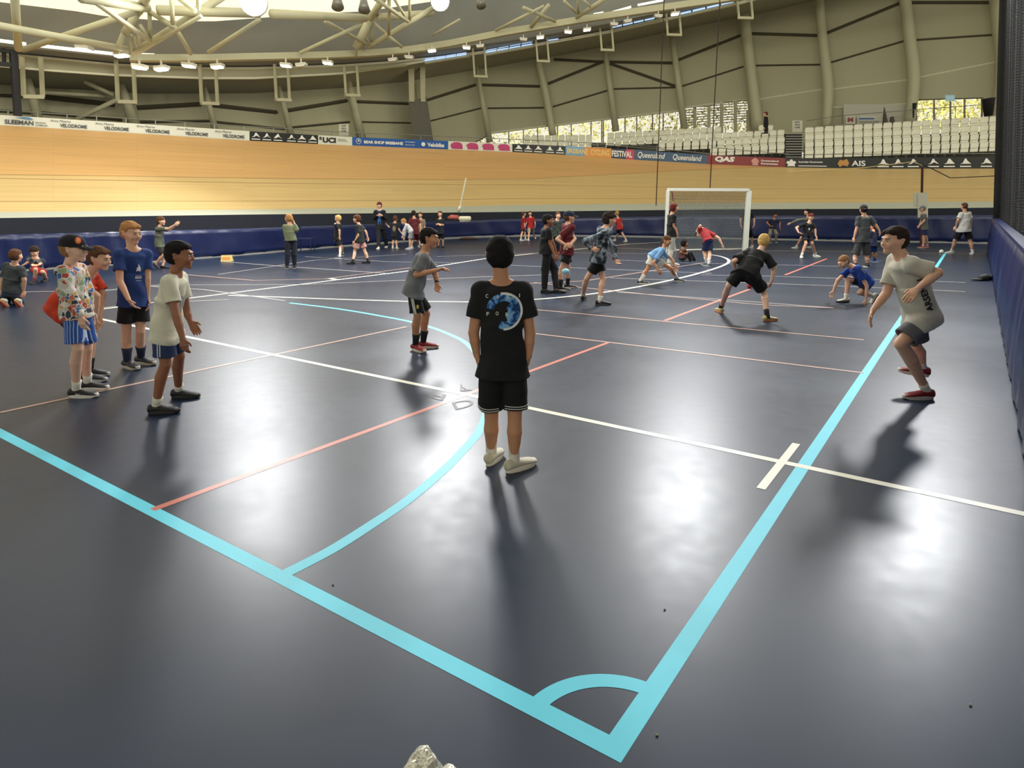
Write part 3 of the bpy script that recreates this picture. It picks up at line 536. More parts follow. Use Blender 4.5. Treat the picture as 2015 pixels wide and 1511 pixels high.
T3 = [(1135, 34, 4, 1200, -8, 1, 8), (1137, -8, 2, 1138, 32, 4, 5), (1110, 2, 3, 1134, 25, 4, 5), (1030, 15, 2, 1092, 42, 4, 6), (1165, 16, 2.5, 1140, -8, 2, 4), (1045, 98 - 45, 4.3, 1080, 10, 3, 7), (975, 60, 4.2, 1070, 12, 2, 5), (850, 70, 4.2, 905, 38, 2, 4)]
for T, lab in ((T1, 'left cream tubular roof truss meeting the end of the ring beam'), (T2, 'middle cream tubular roof truss between the two brightest lamps'), (T3, 'right cream tubular roof truss right of the brightest lamps')):
    e = empty('roof_truss', tuple(R(T[0][0], T[0][1], T[0][2]))); tag(e, lab, 'roof truss', 'tubular roof trusses')
    for i, t in enumerate(T): member(*t).build('main_chord' if i < 3 else 'strut', m_beam, e, True)
singles = [(-20, 47, 2, 250, 97, 4, 10, 'tie_beam', 'long cream tie pipe running from the left edge to the truss foot'), (28, -20, 1, 36, 96, 4, 11, 'roof_post', 'upright grey-cream post at the far left above the black mast'), (44, 98, 5.5, 270, 22, 2, 9, 'brace_pipe', 'sloping brace pipe behind the long tie pipe at left'), (160, -4, 0, 290, 16, 2, 14, 'purlin_pipe', 'thick pipe crossing in front of bright roof at upper left'), (310, 20, 2, 510, 26, 1, 15, 'purlin_pipe', 'thick pipe between left truss and the left bright lamp'), (535, 27, 1, 719, 36, 2, 14, 'purlin_pipe', 'thick pipe right of the left bright lamp'), (745, 34, 2, 850, 26, 1.5, 12, 'purlin_pipe', 'thick pipe between middle truss and the right bright lamp'),
           (512, 38, 1.5, 410, 103, 4, 7, 'brace_pipe', 'sloping brace pipe down left from the left bright lamp'), (712, 48, 2, 590, 104, 4.2, 6, 'brace_pipe', 'sloping brace pipe left of the middle truss'), (165, 160, 8.5, 222, 187, 8.5, 7, 'stay_pipe', 'short stay pipe sloping to the hanger frame behind the white boards'), (228, 197, 8.5, 140, 240, 9, 7, 'stay_pipe', 'stay pipe sloping down to the rim of the white boards'), (85, 182, 8.8, 222, 190, 8.8, 6, 'side_pipe', 'level pipe joining two hanger frames at left')]
for (*t, nm, lab) in singles: tag(member(*t).build(nm, m_beam, None, True), lab, 'pipe')
# black mast with bracket at far left
e = empty('black_mast', tuple(R(35, 228, 6))); tag(e, 'black mast with lighting bracket standing behind the white boards at far left', 'mast')
MB().tube([R(26, 100, 6), R(35, 228, 6)], 0.11, 8).build('pole', m_blk, e); mb = MB(); mb.bar(R(-40, 122, 6), R(26, 128, 6), 0.12, 0.12); mb.bar(R(-40, 95, 6), R(50, 104, 6), 0.1, 0.1); mb.bar(R(8, 95, 6), R(8, 124, 6), 0.09, 0.06); mb.build('bracket', m_blk, e)

# ---------------------------------------------------------------- lamps
m_lit = mat('lamp_glow', (255, 250, 235), 0.5, 0, emit=14.0); m_hous = mat('lamp_housing', (196, 192, 176), 0.4, 0.05); m_lit2 = mat('lamp_glow_soft', (255, 250, 240), 0.5, 0, emit=5.0); m_lit0 = mat('lamp_glass', (214, 210, 196), 0.3, 0.05)
m_fl = mat('floodlight_glow', (255, 252, 240), 0.5, 0, emit=45.0)
for (u, v, lab) in ((500, 5, 'brilliant floodlight at upper left of the bright roof'), (866, 3, 'brilliant floodlight right of the middle truss')):
    c = R(u, v, -1.0); e = empty('floodlight', tuple(c)); tag(e, lab, 'lamp')
    d = np.array([0, 0, EYE]) - c; d[2] -= 2; d /= np.linalg.norm(d)
    MB().sphere(c, (0.36, 0.2, 0.36), 20, 12).build('lens', m_fl, e, True); MB().tube([c - d * 0.42, c - d * 0.1], [0.2, 0.40], 18).build('housing', m_hous, e, True)
    MB().bar(c + np.array([0, .3, .2]), c + np.array([0, .4, 1.0]), 0.06, 0.06).build('bracket', m_hous, e)
small = [(275, 130, 2), (318, 133, 2), (372, 127, 1), (428, 129, 1), (563, 127, 1), (593, 127, 0), (645, 122, 1), (773, 117, 0), (805, 112, 0), (850, 98, 2), (918, 92, 1), (945, 90, 0), (1030, 77, 0), (1063, 72, 1), (1118, 61, 1), (1155, 57, 1), (1208, 47, 0), (1235, 41, 0), (1295, 31, 0), (1328, 26, 1), (166, 94, 1), (240, 106, 1)]
for i, (u, v, s_) in enumerate(small):
    c = R(u, v, 4.2); e = empty('small_lamp', tuple(c)); st = ['unlit', 'lit', 'brightly lit'][s_]
    where = {20: 'on the left skylight strip', 21: 'by the truss foot'}.get(i, 'under the ring beam, number %d' % 0)
    where = ['leftmost under the ring beam', 'second along from ring beam end', 'right of the two glaring lamps', 'beside the third hanger frame', 'left of the fourth hanger frame', 'just right of the fourth hanger frame', 'alone left of the middle truss', 'below and right of the middle truss foot', 'over the flat plate column', 'alone below the right floodlight', 'just left of a hanger frame over the pink bears', 'just right of that hanger frame over the pink bears', 'left of the hanger over the first seats', 'right of the hanger over the first seats', 'left of the pair under the right truss', 'right of the pair under the right truss', 'just before the hanger left of the cables', 'just past the hanger left of the cables', 'beside the left cable', 'just right of the left cable', 'on the bright slot at upper left', 'at the foot of the left truss'][i]
    tag(e, st + ' small cream lamp ' + where, 'lamp', 'small lamps along the ring beam')
    tilt = 0.10 if i % 2 else -0.08; w = 0.30
    ax = np.array([[1, 0, tilt], [0, 1, 0], [-tilt, 0, 1]])
    MB().box(c, (0.40, 0.3, 0.10), ax=ax).build('housing', m_hous, e); MB().box(c + np.array([0.0, -0.03, -0.07]), (0.33, 0.26, 0.05), ax=ax).build('glass', [m_lit0, m_lit2, m_lit][s_], e)
    MB().bar(c + np.array([0, 0, .05]), c + np.array([0, 0, .22]), 0.05, 0.05).build('bracket', m_hous, e)
for (u, v, lab) in ((663, 9, 'grey spotlight can hanging at top edge left of the middle truss'), (715, 15, 'dark oval spotlight hanging beside the middle truss'), (945, 8, 'pale lamp unit at the top edge right of the bright lamp')):
    c = R(u, v, 0); e = empty('spotlight', tuple(c)); tag(e, lab, 'spotlight'); MB().tube([c + np.array([0, .1, .3]), c + np.array([0.05, -.1, -.12])], [0.12, 0.22], 14).build('can', mat('spot_grey', (120, 118, 108), 0.4, 0.1, metal=.3), e, True); MB().bar(c + np.array([0, 0, .2]), c + np.array([0, 0, .9]), .05, .05).build('bracket', m_blk, e)

# ---------------------------------------------------------------- glazing, louvres and leaves outside
m_glass = bpy.data.materials.new('window_glass'); m_glass.use_nodes = True; _b = m_glass.node_tree.nodes['Principled BSDF']; _b.inputs['Base Color'].default_value = (1, 1, 1, 1); _b.inputs['Roughness'].default_value = 0.02; _b.inputs['Transmission Weight'].default_value = 1; _b.inputs['IOR'].default_value = 1.02
m_frame = mat('window_frame_grey', (128, 122, 98), 0.6, 0.05)
wbt = lambda u: 292.0
def glazing(n, u0, u1, ftop, vb, bars, off):
    us = np.linspace(u0, u1, 8); o = MB().grid([[R(u, vb, off(u)) for u in us], [R(u, ftop(u), off(u)) for u in us]]).build('window_%d' % n, m_glass); setm(o)
    mb = MB()
    for x in bars: mb.bar(R(x, vb, off(x) - .05), R(x, ftop(x), off(x) - .05), 0.07, 0.07)
    mb.tube([R(u, ftop(u), off(u) - .05) for u in us], 0.06, 4); f = mb.build('window_frame', m_frame, o)
glazing(30, 905, 1336, lambda u: wallbot(u), 292, [945, 1001, 1030, 1058, 1097, 1124, 1163, 1184, 1187, 1230, 1253, 1284, 1305], lambda u: OW(u) + 0.05)
glazing(31, 1800, 1935, lambda u: wallbot(u), 262, [1803, 1838, 1870, 1898, 1932], lambda u: OW(u) + 0.05)
o = MB(); 
for (u0, u1) in ((1347, 1364), (1371, 1391), (1399, 1417), (1423, 1443), (1450, 1470)):
    for kk in range(9):
        v = 207 + kk * 5 - (u0 - 1347) * 0.08; o.bar(R(u0, v, 14), R(u1, v - 1, 14), 0.10, 0.045)
lv = o.build('window_32', m_frame); setm(lv)
mb = MB()
for x in (1345, 1367, 1395, 1420, 1447, 1472): mb.bar(R(x, 262, 14.1), R(x, wallbot(x), 14.1), 0.16, 0.2)
mb.build('window_frame', m_wall, lv)
# leaves of trees outside the windows
def leaf_mat(nm, c): 
    m = mat(nm, c, 0.7, 0.3, 3.0); return m
def leaves(u0, u1, v0, v1, off0, n, seed, label):
    rng = np.random.default_rng(seed); V = []; Fc = []
    mi = []
    for k in range(n):
        p = R(rng.uniform(u0, u1), rng.uniform(v0, v1), off0 + rng.uniform(0, 4)); a, b_ = rng.normal(size=3), rng.normal(size=3); a /= np.linalg.norm(a); b_ -= a * a.dot(b_); b_ /= np.linalg.norm(b_); s_ = rng.uniform(0.06, 0.17)
        i = len(V); V += [p + a * s_, p + b_ * s_ * .5, p - a * s_, p - b_ * s_ * .5]; Fc.append((i, i + 1, i + 2, i + 3)); mi.append(int(rng.integers(0, 4)))
    o = mesh_obj('tree_leaves', V, Fc, [leaf_mat('leaf_olive', (190, 186, 96)), leaf_mat('leaf_yellow', (236, 222, 140)), leaf_mat('leaf_dark', (140, 140, 72)), leaf_mat('leaf_pale', (236, 226, 160))])
    o.data.polygons.foreach_set('material_index', mi); tag(o, label, 'foliage', None, 'stuff')
leaves(880, 1480, 195, 300, 19, 6500, 3, 'sunlit yellow-green leaves outside the long low window')
leaves(1785, 1950, 180, 260, 19, 2200, 4, 'sunlit leaves outside the right window')
for (u, v) in ((1120, 255), (1870, 215)):
    c = R(u, v - 60, 16.5); t_ = R(u, v, 21); area_light('sun_on_trees', tuple(c), tuple(t_), 8, 900, (1, 0.95, 0.75))

# ---------------------------------------------------------------- seats
m_seat = mat('seat_white_plastic', (232, 230, 208), 0.45, 0.04); m_sdark = mat('seat_underside_grey', (96, 96, 84), 0.7, 0.05)
def make_seat():
    e = empty('stadium_seat'); P = []
    for i in range(9):                                            # curved shell of the backrest
        z = 0.35 * i / 8 + 0.03; row = []
        for j in range(9):
            x = (j / 8 - 0.5) * 0.385; w = 0.46 * (1 - 0.16 * (abs(j / 8 - 0.5) * 2) ** 4 * (i / 8 > 0.8)); row.append((x * (0.9 + 0.1 * math.sin(math.pi * i / 8)), 0.06 * math.cos(x * 5) + 0.10 * i / 8 - 0.06, 0.0 + z - 0.03 * (abs(x) / 0.23) ** 4 * (i / 8)))
        P.append(row)
    o = MB().grid(P).build('backrest', m_seat, None, True); o.parent = e; s_ = o.modifiers.new('s', 'SOLIDIFY'); s_.thickness = 0.03
    rim = MB().tube([(x, 0.06 * math.cos(x * 5) + 0.035, 0.38 - 0.03 * (abs(x) / .19) ** 4) for x in np.linspace(-.18, .18, 9)], 0.020, 6).build('top_roll', m_seat, None, True); rim.parent = e
    P = [[((j / 6 - .5) * 0.37, -0.06 - 0.10 * i / 4, -0.02 - 0.26 * (i / 4) ** 1.0 + 0.02) for j in range(7)] for i in range(5)]
    P = [[(x, -0.05 - 0.11 * math.sin(math.pi * .5 * i / 4), 0.0 - 0.20 * i / 4) for (x, y, z) in row] for i, row in enumerate(P)]
    o = MB().grid(P).build('seat_pan', m_seat, None, True); o.parent = e; s_ = o.modifiers.new('s', 'SOLIDIFY'); s_.thickness = 0.03
    o = MB().box((0, 0.06, -0.18), (0.10, 0.10, 0.34)).build('seat_bracket', m_sdark); o.parent = e
    return e
seat0 = make_seat(); seat_used = [False]
def place_seat(p, label, group, sc=1.0):
    ang = math.atan2(-p[0], p[1])
    if not seat_used[0]: r = seat0; seat_used[0] = True
    else:
        r = seat0.copy(); COL.objects.link(r)
        for ch in list(seat0.children): c = ch.copy(); COL.objects.link(c); c.parent = r
    r.location = (p[0], p[1], p[2]); r.rotation_euler = (0, 0, ang); r.scale = (sc, 0.85, 0.85); tag(r, label, 'seat', group)
STEP = []
def seat_row(u0, v0, u1, v1, n, off, label, group):
    D0, D1 = base_dist(u0) + off, base_dist(u1) + off; q = (D0 / D1); ts = np.cumsum([0] + [q ** (k / max(1, n - 1)) for k in range(n - 1)]); ts = ts / (ts[-1] or 1)
    for t in ts:
        u = u0 + (u1 - u0) * t; v = v0 + (v1 - v0) * t; p = R(u, v, off); D = math.hypot(p[0], p[1]); sp = (u1 - u0) / max(1, n - 1) * (D0 + D1) / 2 / D; w = sp * D * (p[1] / D) ** 2 / FPX
        p[2] -= 0.34; place_seat(p, label, group, w / 0.45)
    STEP.append((u0, v0, u1, v1, off))
rn = ['top row', 'second row down', 'third row down', 'front row']
for k, (va, vb) in enumerate([(250, 228), (264, 244), (278, 261), (293, 277)]): seat_row(1593, va, 1956, vb, 20, 10.6 - 0.85 * k, 'white tip-up stadium seat in the %s right of the dark stairs' % rn[k], 'seats in the %s of the right block' % rn[k])
seat_row(1202, 261, 1413, 249, 16, 11.2, 'white stadium seat in the back row of the middle block, between stairs and louvres', 'back row seats of the middle block')
seat_row(1202, 271, 1537, 255, 23, 10.3, 'white stadium seat in the longest row of the middle block', 'long second row seats of the middle block')
seat_row(1302, 280, 1537, 269, 15, 9.4, 'white stadium seat in the third row of the middle block above the Queensland board', 'third row seats of the middle block')
seat_row(1405, 289, 1537, 283, 9, 8.5, 'white stadium seat in the lowest row of the middle block above the QAS board', 'lowest row seats of the middle block')
seat_row(1500, 245.5, 1515, 245.5, 2, 11.2, 'white stadium seat of the lone pair under the standing spectator', 'pair of seats under the spectator')
seat_row(1038, 266, 1159, 265, 10, 10.5, 'white stadium seat in the back row of the small left block', 'back row seats of the small block')
seat_row(1035, 280, 1159, 274, 10, 9.4, 'white stadium seat in the front row of the small left block', 'front row seats of the small block')
# stepped terrace under the seats
m_conc = mat('terrace_concrete', (84, 82, 74), 0.9, 0.1)
def terrace(rows, name, label):
    e = empty(name, tuple(R(rows[0][0], rows[0][1] + 20, rows[0][4]))); tag(e, label, 'terrace')
    mb = MB()
    for (u0, v0, u1, v1, off) in rows:
        us = np.linspace(u0 - 8, u1 + 9, 8); top = []; 
        for u in us:
            t = (u - u0) / (u1 - u0); p = R(u, v0 + (v1 - v0) * t, off); d = np.array([p[0], p[1], 0]) / math.hypot(p[0], p[1]); top.append((p, d))
        A = [p - np.array([0, 0, 0.78]) - d * 0.35 for p, d in top]; B = [p - np.array([0, 0, 0.78]) + d * 0.5 for p, d in top]; Cc = [a - np.array([0, 0, 1.2]) for a in A]; Dd = [a - np.array([0, 0, 1.2]) for a in B]
        mb.grid([Cc, A, B, Dd])
    mb.build('steps', m_conc, e)
terrace(STEP[0:4], 'seating_terrace', 'concrete terrace carrying the right block of white seats'); terrace(STEP[4:8], 'seating_terrace', 'concrete terrace carrying the middle block of white seats'); terrace(STEP[9:11], 'seating_terrace', 'low concrete terrace carrying the small left block of white seats')
def stairs(u0, u1, v0, v1, n, off0, off1, label):
    e = empty('stairway', tuple(R(u0, v1, off1))); tag(e, label, 'stairs'); tread = MB(); nose = MB()
    for k in range(n):
        t = k / (n - 1); v = v0 + (v1 - v0) * t; off = off0 + (off1 - off0) * t; a, c = R(u0, v, off), R(u1, v, off); nose.bar(a, c, 0.04, 0.045)
        tread.bar(a + np.array([0, .25, -.14]), c + np.array([0, .25, -.14]), 0.45, 0.26)
    tread.build('treads', m_blk, e); nose.build('nosings', mat('nosing_pale', (170, 168, 150), 0.6), e)
stairs(1546, 1582, 263, 309, 10, 10.4, 7.6, 'dark stairway with pale nosings between middle and right seat blocks'); stairs(1166, 1193, 281, 290, 3, 9.2, 8.0, 'short dark stairway between the small and middle seat blocks')
mb = MB(); mb.tube([R(u, v, 7.2) for u, v in ((1165, 284), (1300, 293), (1400, 303))], 0.025, 6); mb.tube([R(u, v, 7.2) for u, v in ((1400, 290), (1560, 304), (1960, 302))], 0.02, 6)
tag(mb.build('front_rail', m_rail), 'thin pale rail in front of the lowest seats', 'handrail')
mb = MB(); mb.tube([R(u, v, 12.8) for u, v in ((1586, 238), (1650, 228), (1800, 216), (1960, 204))], 0.02, 6)
for (u, v) in ((1586, 238), (1690, 224), (1800, 216), (1880, 210)): mb.tube([R(u, v, 12.8), R(u, v + 30, 12.8)], 0.02, 6)
tag(mb.build('back_rail', m_rail), 'thin rail behind the top row of the right seat block', 'handrail')
# signs, pinboard, bins on the concourse
def slab(name, u0, v0, u1, v1, off, m, label=None, cat=None, parent=None, th=0.04):
    V = [R(u0, v1, off), R(u1, v1, off), R(u1, v0, off), R(u0, v0, off)]; d = np.array([V[0][0], V[0][1], 0]); d = d / np.linalg.norm(d) * th
    o = MB().add(V + [x + d for x in V], [(0, 1, 2, 3), (7, 6, 5, 4), (0, 4, 5, 1), (1, 5, 6, 2), (2, 6, 7, 3), (3, 7, 4, 0)]).build(name, m, parent)
    if label: tag(o, label, cat)
    return o
m_pap = mat('paper_white', (206, 204, 184), 0.8, 0.04)
def rtext(s_, u0, v0, u1, v1, off, m, parent, bold=0.02, name='lettering'):
    V, Fc = text2d(s_, bold); a = V[:, 0].max(); o = mesh_obj(name, [R(u0 + (u1 - u0) * x / a, v1 + (v0 - v1) * y, off - 0.02) for x, y in V], Fc, m, parent); return o
for (u0, v0, u1, v1, off, lab) in ((667, 244, 686, 267, 7.2, 'white notice sheet on the rim above the UCI board'), (1559, 237, 1579, 260, 11.5, 'white notice sheet at the top of the dark stairs')):
    s_ = slab('notice_sheet', u0, v0, u1, v1, off, m_pap, lab, 'sign')
    for k, w in enumerate(('NO ENTRY', 'TRACK IN', 'USE')): rtext(w, u0 + 5, v0 + 2 + k * 5, u1 - 5, v0 + 5 + k * 5, off, mtx, s_)
pb = slab('wall_panel', 1660, 205, 1784, 252, 14.2, mat('panel_pale_grey', (190, 188, 170), 0.7, 0.04), 'pale panelled wall section behind the seats under the trim', 'panel')
e = slab('poster', 1664, 228, 1683, 244, 14.0, m_pap, 'small poster with red crest on the pale panel', 'poster'); rtext('M', 1668, 231, 1679, 240, 14.0, mmr, e, 0.05, 'crest')
e = slab('poster', 1687, 228, 1738, 246, 14.0, m_pap, 'wide poster with blue heading on the pale panel', 'poster'); slab('heading', 1690, 232, 1720, 234.5, 13.97, mblu, parent=e)
for k in range(3): slab('text_line', 1690, 238 + k * 3, 1730, 239 + k * 3, 13.97, mtx, parent=e)
for (u, w_, lab) in ((1742, 6, 'folded dark parasol leaning left on the pale panel'), (1756, 4, 'smaller folded dark parasol on the pale panel')):
    MBf = MB().tube([R(u, 246, 13.4), R(u - 1, 230, 13.4), R(u - 2, 211 if w_ == 6 else 230, 13.4)], [0.16, 0.10, 0.02], 8).build('folded_parasol', mat('dark_canvas', (86, 78, 70), 0.9)); tag(MBf, lab, 'parasol')
e = slab('exit_sign', 1860, 187, 1879, 199, 13.5, mat('exit_green_blue', (120, 160, 170), 0.5, 0.05, emit=0.5), 'small lit exit sign over the right window', 'sign'); rtext('EXIT', 1863, 190, 1876, 196, 13.5, mwt, e)
c = R(1945, 194, 11.5); b_ = R(1945, 228, 11.5); tag(MB().tube([c, c * .97 + b_ * .03, b_], [0.32, 0.30, 0.2], 14).build('hanging_speaker', m_blk, None, True), 'black tapering loudspeaker on the column beside the black net', 'loudspeaker')
tag(MB().tube([R(1800, 203, 13), R(1797, 232, 13)], [.12, .03], 8).build('folded_parasol', m_blk), 'black folded parasol left of the right window', 'parasol')
# upper concourse floor
setm(MB().grid([[R(u, boardtop(u) + 6, OFFB + 0.2) for u in US], [np.array([*R(u, boardtop(u) + 6, OFFB + 8.5)[:2], R(u, boardtop(u) + 6, OFFB + 0.2)[2]]) for u in US]]).build('floor.001', m_conc))

# ---------------------------------------------------------------- goal
m_post = mat('goal_white_paint', (224, 226, 214), 0.4, 0.04); GY = 21.3
gl_, gr_ = ground(1309, 500), ground(1466, 497); gz = 2.0
e = empty('goal', tuple(gl_)); tag(e, 'white-framed handball goal with grey net near the far barrier', 'goal')
A0 = np.array([*gl_[:2], 0]); B0 = np.array([*gr_[:2], 0]); back = np.array([0.25, 1.0, 0])
def bt(p, z): return np.array([p[0], p[1], z])
MB().box(bt(A0, gz / 2), (0.09, 0.09, gz)).build('post', m_post, e); MB().box(bt(B0, gz / 2), (0.16, 0.09, gz)).build('post', m_post, e)
MB().bar(bt(A0, gz + .03), bt(B0, gz + .03), 0.09, 0.09).build('crossbar', m_post, e)
mb = MB()
for p in (A0, B0): mb.tube([bt(p, gz), bt(p + back * .35, gz - .1), bt(p + back * 1.0, 0.05)], 0.03, 6); mb.tube([bt(p, 0.04), bt(p + back, 0.04)], 0.03, 6)
mb.tube([bt(A0 + back, .05), bt(B0 + back, .05)], .03, 6); mb.build('rear_frame', m_post, e, True)
P = [[bt(A0 * (1 - t) + B0 * t + back * q[0], q[1]) for t in np.linspace(0, 1, 10)] for q in ((1.0, .05), (.68, 1.0), (.35, 1.88), (0.04, 1.98))]
def netm():
    m = net_mat('grey_goal_net', 22.0, 0.26); m.node_tree.nodes['Principled BSDF'].inputs['Base Color'].default_value = srgb(150, 156, 156); return m
uv_grid('net', P, netm(), e)
# dark cable hung on left post
tag(MB().tube([at(1322, 376, 22.0), at(1325, 396, 22.0)], 0.02, 6).build('hook_strap', mmr), 'dark red strap hanging from the goal crossbar near its left post', 'strap')

# ---------------------------------------------------------------- post with papers and wires at right, chair, marker, bits on the floor
pc = ground(1812, 482)
e = empty('sign_post', tuple(pc)); tag(e, 'dark red post with white papers taped on, by the far barrier', 'post')
Yp = pc[1]; m_drd = mat('post_dark_red', (70, 26, 28), 0.6)
MB().tube([pc, at(1815, 328, Yp)], 0.045, 8).build('pole', m_drd, e)
MB().tube([at(1550, 338, Yp), at(1700, 330, Yp), at(1800, 318, Yp), at(1815, 326, Yp)], 0.015, 6).build('wire', mcr, e)
MB().tube([at(1800, 318, Yp), at(1830, 330, Yp), at(1870, 350, Yp), at(1965, 346, Yp)], 0.018, 6).build('wire', m_blk, e)
for (u0, v0, u1, v1, dy) in ((1797, 380, 1812, 408, -.07), (1806, 379, 1826, 428, -.1)):
    V = [at(u0, v1, Yp + dy), at(u1, v1, Yp + dy), at(u1, v0, Yp + dy), at(u0, v0, Yp + dy)]; d = np.array([0, .01, 0]); MB().add(V + [x + d for x in V], [(0, 1, 2, 3), (7, 6, 5, 4), (0, 4, 5, 1), (1, 5, 6, 2), (2, 6, 7, 3), (3, 7, 4, 0)]).build('paper', m_pap, e)
def chair(u, v):
    c = ground(u, v); e = empty('folding_chair', tuple(c)); tag(e, 'dark blue chair standing against the barrier behind girl in green top', 'chair'); m = mat('chair_navy', (24, 34, 74), 0.5); w = .23
    for sx in (-1, 1):
        for sy in (-1, 1): MB().tube([c + np.array([sx * w, sy * .2, 0]), c + np.array([sx * w * .95, sy * .18, .45])], .014, 6).build('leg', m, e)
    MB().box(c + np.array([0, 0, .46]), (.48, .42, .03)).build('seat', m, e); MB().box(c + np.array([-.2, .0, .76]), (.03, .40, .2)).build('backrest', m, e)
    MB().tube([c + np.array([-.21, -.2, .44]), c + np.array([-.23, -.2, .88]), c + np.array([-.23, .2, .88]), c + np.array([-.21, .2, .44])], .013, 6).build('back_frame', m, e)
chair(602, 497)
c = ground(447, 514); ax = np.array([[.98, .2, 0], [-.2, .98, 0], [0, 0, 1]])
e = empty('marker_sign', tuple(c)); tag(e, 'small yellow tent marker on the floor near the left kerb', 'marker'); MB().add([c + np.array(p) for p in ((-.15, -.08, 0), (.15, -.08, 0), (.15, 0, .17), (-.15, 0, .17), (-.15, .08, 0), (.15, .08, 0))], [(0, 1, 2, 3), (3, 2, 5, 4), (0, 3, 4), (1, 5, 2)]).build('sleeve', mat('marker_yellow', (224, 200, 130), 0.6), e)
MB().add([c + np.array(p) for p in ((-.11, -.062, .05), (.11, -.062, .05), (.11, -.030, .12), (-.11, -.030, .12))], [(0, 1, 2, 3)]).build('printed_patch', mat('marker_orange', (220, 150, 70), 0.6), e)
def ball(u, v, r, m, label):
    p = ground(u, v); q = p + np.array([0, 0, r]); tag(MB().sphere(q, r, 20, 12).build('ball', m, None, True), label, 'ball')
# light blue ball in flight in front of the maroon shirted boy, and others
tag(MB().sphere(at(1113, 534, 11.2), (0.067, .06, .05), 20, 12).build('ball', mat('ball_sky_blue', (140, 196, 216), 0.5), None, True), 'light blue ball at knee height beside boy in maroon football shirt', 'ball')
ball(1475, 567, 0.055, mat('ball_red', (190, 60, 60), 0.5), 'small red ball on the floor seen between the blond boy legs')
ball(1852, 499, 0.065, mwt, 'white ball on the far end of the light blue side line')
c = ground(1372, 548); 
# floorball stick hanging in the air and short pole near barrier
m_stk = mat('stick_white', (232, 228, 200), 0.4, 0.04)
YS = 29.0
e = empty('hockey_stick', tuple(at(903, 414, YS))); tag(e, 'white hockey stick tilted upright above the barrier against the timber track', 'hockey stick')
MB().tube([at(917, 350, YS), at(906, 405, YS)], 0.035, 8).build('shaft', m_stk, e); MB().tube([at(906, 405, YS), at(904, 410, YS), at(901, 417, YS)], [.05, .08, .05], 8).build('blade', m_stk, e, True)
Y3 = 27.0; e = empty('stowed_flag', tuple(at(902, 430, Y3))); tag(e, 'red and white padded roller held level in front of the barrier', 'roller')
MB().tube([at(881, 429, Y3), at(888, 427, Y3), at(902, 428, Y3)], [.04, .1, .09], 10).build('red_sleeve', mat('sleeve_red', (190, 96, 84), 0.6), e, True); MB().tube([at(902, 429, Y3), at(905, 430, Y3), at(925, 430, Y3), at(927, 430, Y3)], [.04, .1, .1, .05], 10).build('white_sleeve', m_stk, e, True)
MB().tube([at(905, 435, Y3), at(925, 434, Y3)], 0.04, 8).build('handle', m_stk, e)
# black cap lying by the right barrier
c = ground(1930, 552); e = empty('baseball_cap', tuple(c)); tag(e, 'black cap lying on the floor by the right barrier', 'cap'); MB().sphere(c + np.array([.08, 0, .06]), (.13, .10, .08), 16, 10).build('crown', m_blk, e, True); MB().sphere(c + np.array([-.1, -.02, .03]), (.13, .09, .02), 14, 8).build('brim', m_blk, e, True)
tag(MB().sphere(c + np.array([.3, .15, .05]), (.16, .1, .06), 14, 8).build('folded_garment', mat('dark_cloth', (30, 30, 36), .9), None, True), 'small dark folded garment touching the right barrier beside the black cap', 'garment')
tag(MB().sphere(ground(922, 472) + np.array([0, 0, .05]), (.42, .12, .07), 14, 8).build('drink_bag', mat('brown_bag', (64, 44, 36), .9), None, True), 'flat dark brown bag on floor at the barrier foot behind the boys', 'bag')
# crumpled foil at the very bottom
rng = np.random.default_rng(5)
def foil(u0, v0, wpx, hpx, dist_z):
    c = ground(u0, v0, 0.0)
    return c
bm = bmesh.new()
for (u, v, zc, r, sc) in ((832, 1553, 0.088, 0.064, (0.95, 0.8, 1.8)), (884, 1553, 0.05, 0.042, (1.0, 1, 1.5)), (850, 1545, .04, .04, (1.1, 1, 1))):
    c = ground(u, v, zc); q = bmesh.ops.create_icosphere(bm, subdivisions=4, radius=1)
    for vtx in q['verts']:
        d = np.array(vtx.co); n = 0.0
        for k in range(5):
            w = np.array([math.sin(k * 3.1 + 1), math.cos(k * 1.7), math.sin(k * 2.3 + .5)]); n += 0.10 * abs(math.sin(d.dot(w) * (2.2 + 1.1 * k) + k)) * (1 / (1 + .25 * k))
        s_ = r * (0.78 + n); vtx.co = Vector((c[0] + d[0] * s_ * sc[0], c[1] + d[1] * s_ * sc[1], max(0.002, zc + d[2] * s_ * sc[2])))
me = bpy.data.meshes.new('crumpled_foil'); bm.to_mesh(me); bm.free(); me.materials.append(mat('foil_silver', (240, 236, 216), 0.3, 0.05, 60, metal=0.55, bump=0.35)); o = bpy.data.objects.new('crumpled_foil', me); COL.objects.link(o); tag(o, 'crumpled silver foil ball on the floor at the bottom edge', 'foil')
mb = MB(); 
for (u, v) in ((1293, 1447), (655, 1151), (1910, 1388), (1308, 1200)):
    p = ground(u, v); tag(MB().sphere(p + np.array([0, 0, .003]), (.005, .004, .003), 8, 6).build('floor_crumb', mat('crumb_pale', (150, 146, 130), .8), None, True), 'tiny pale crumb on the dark floor ' + {1293: 'right of the blue corner', 655: 'left of the middle shadow', 1910: 'near lower right', 1308: 'left of the side line'}[u], 'crumb')
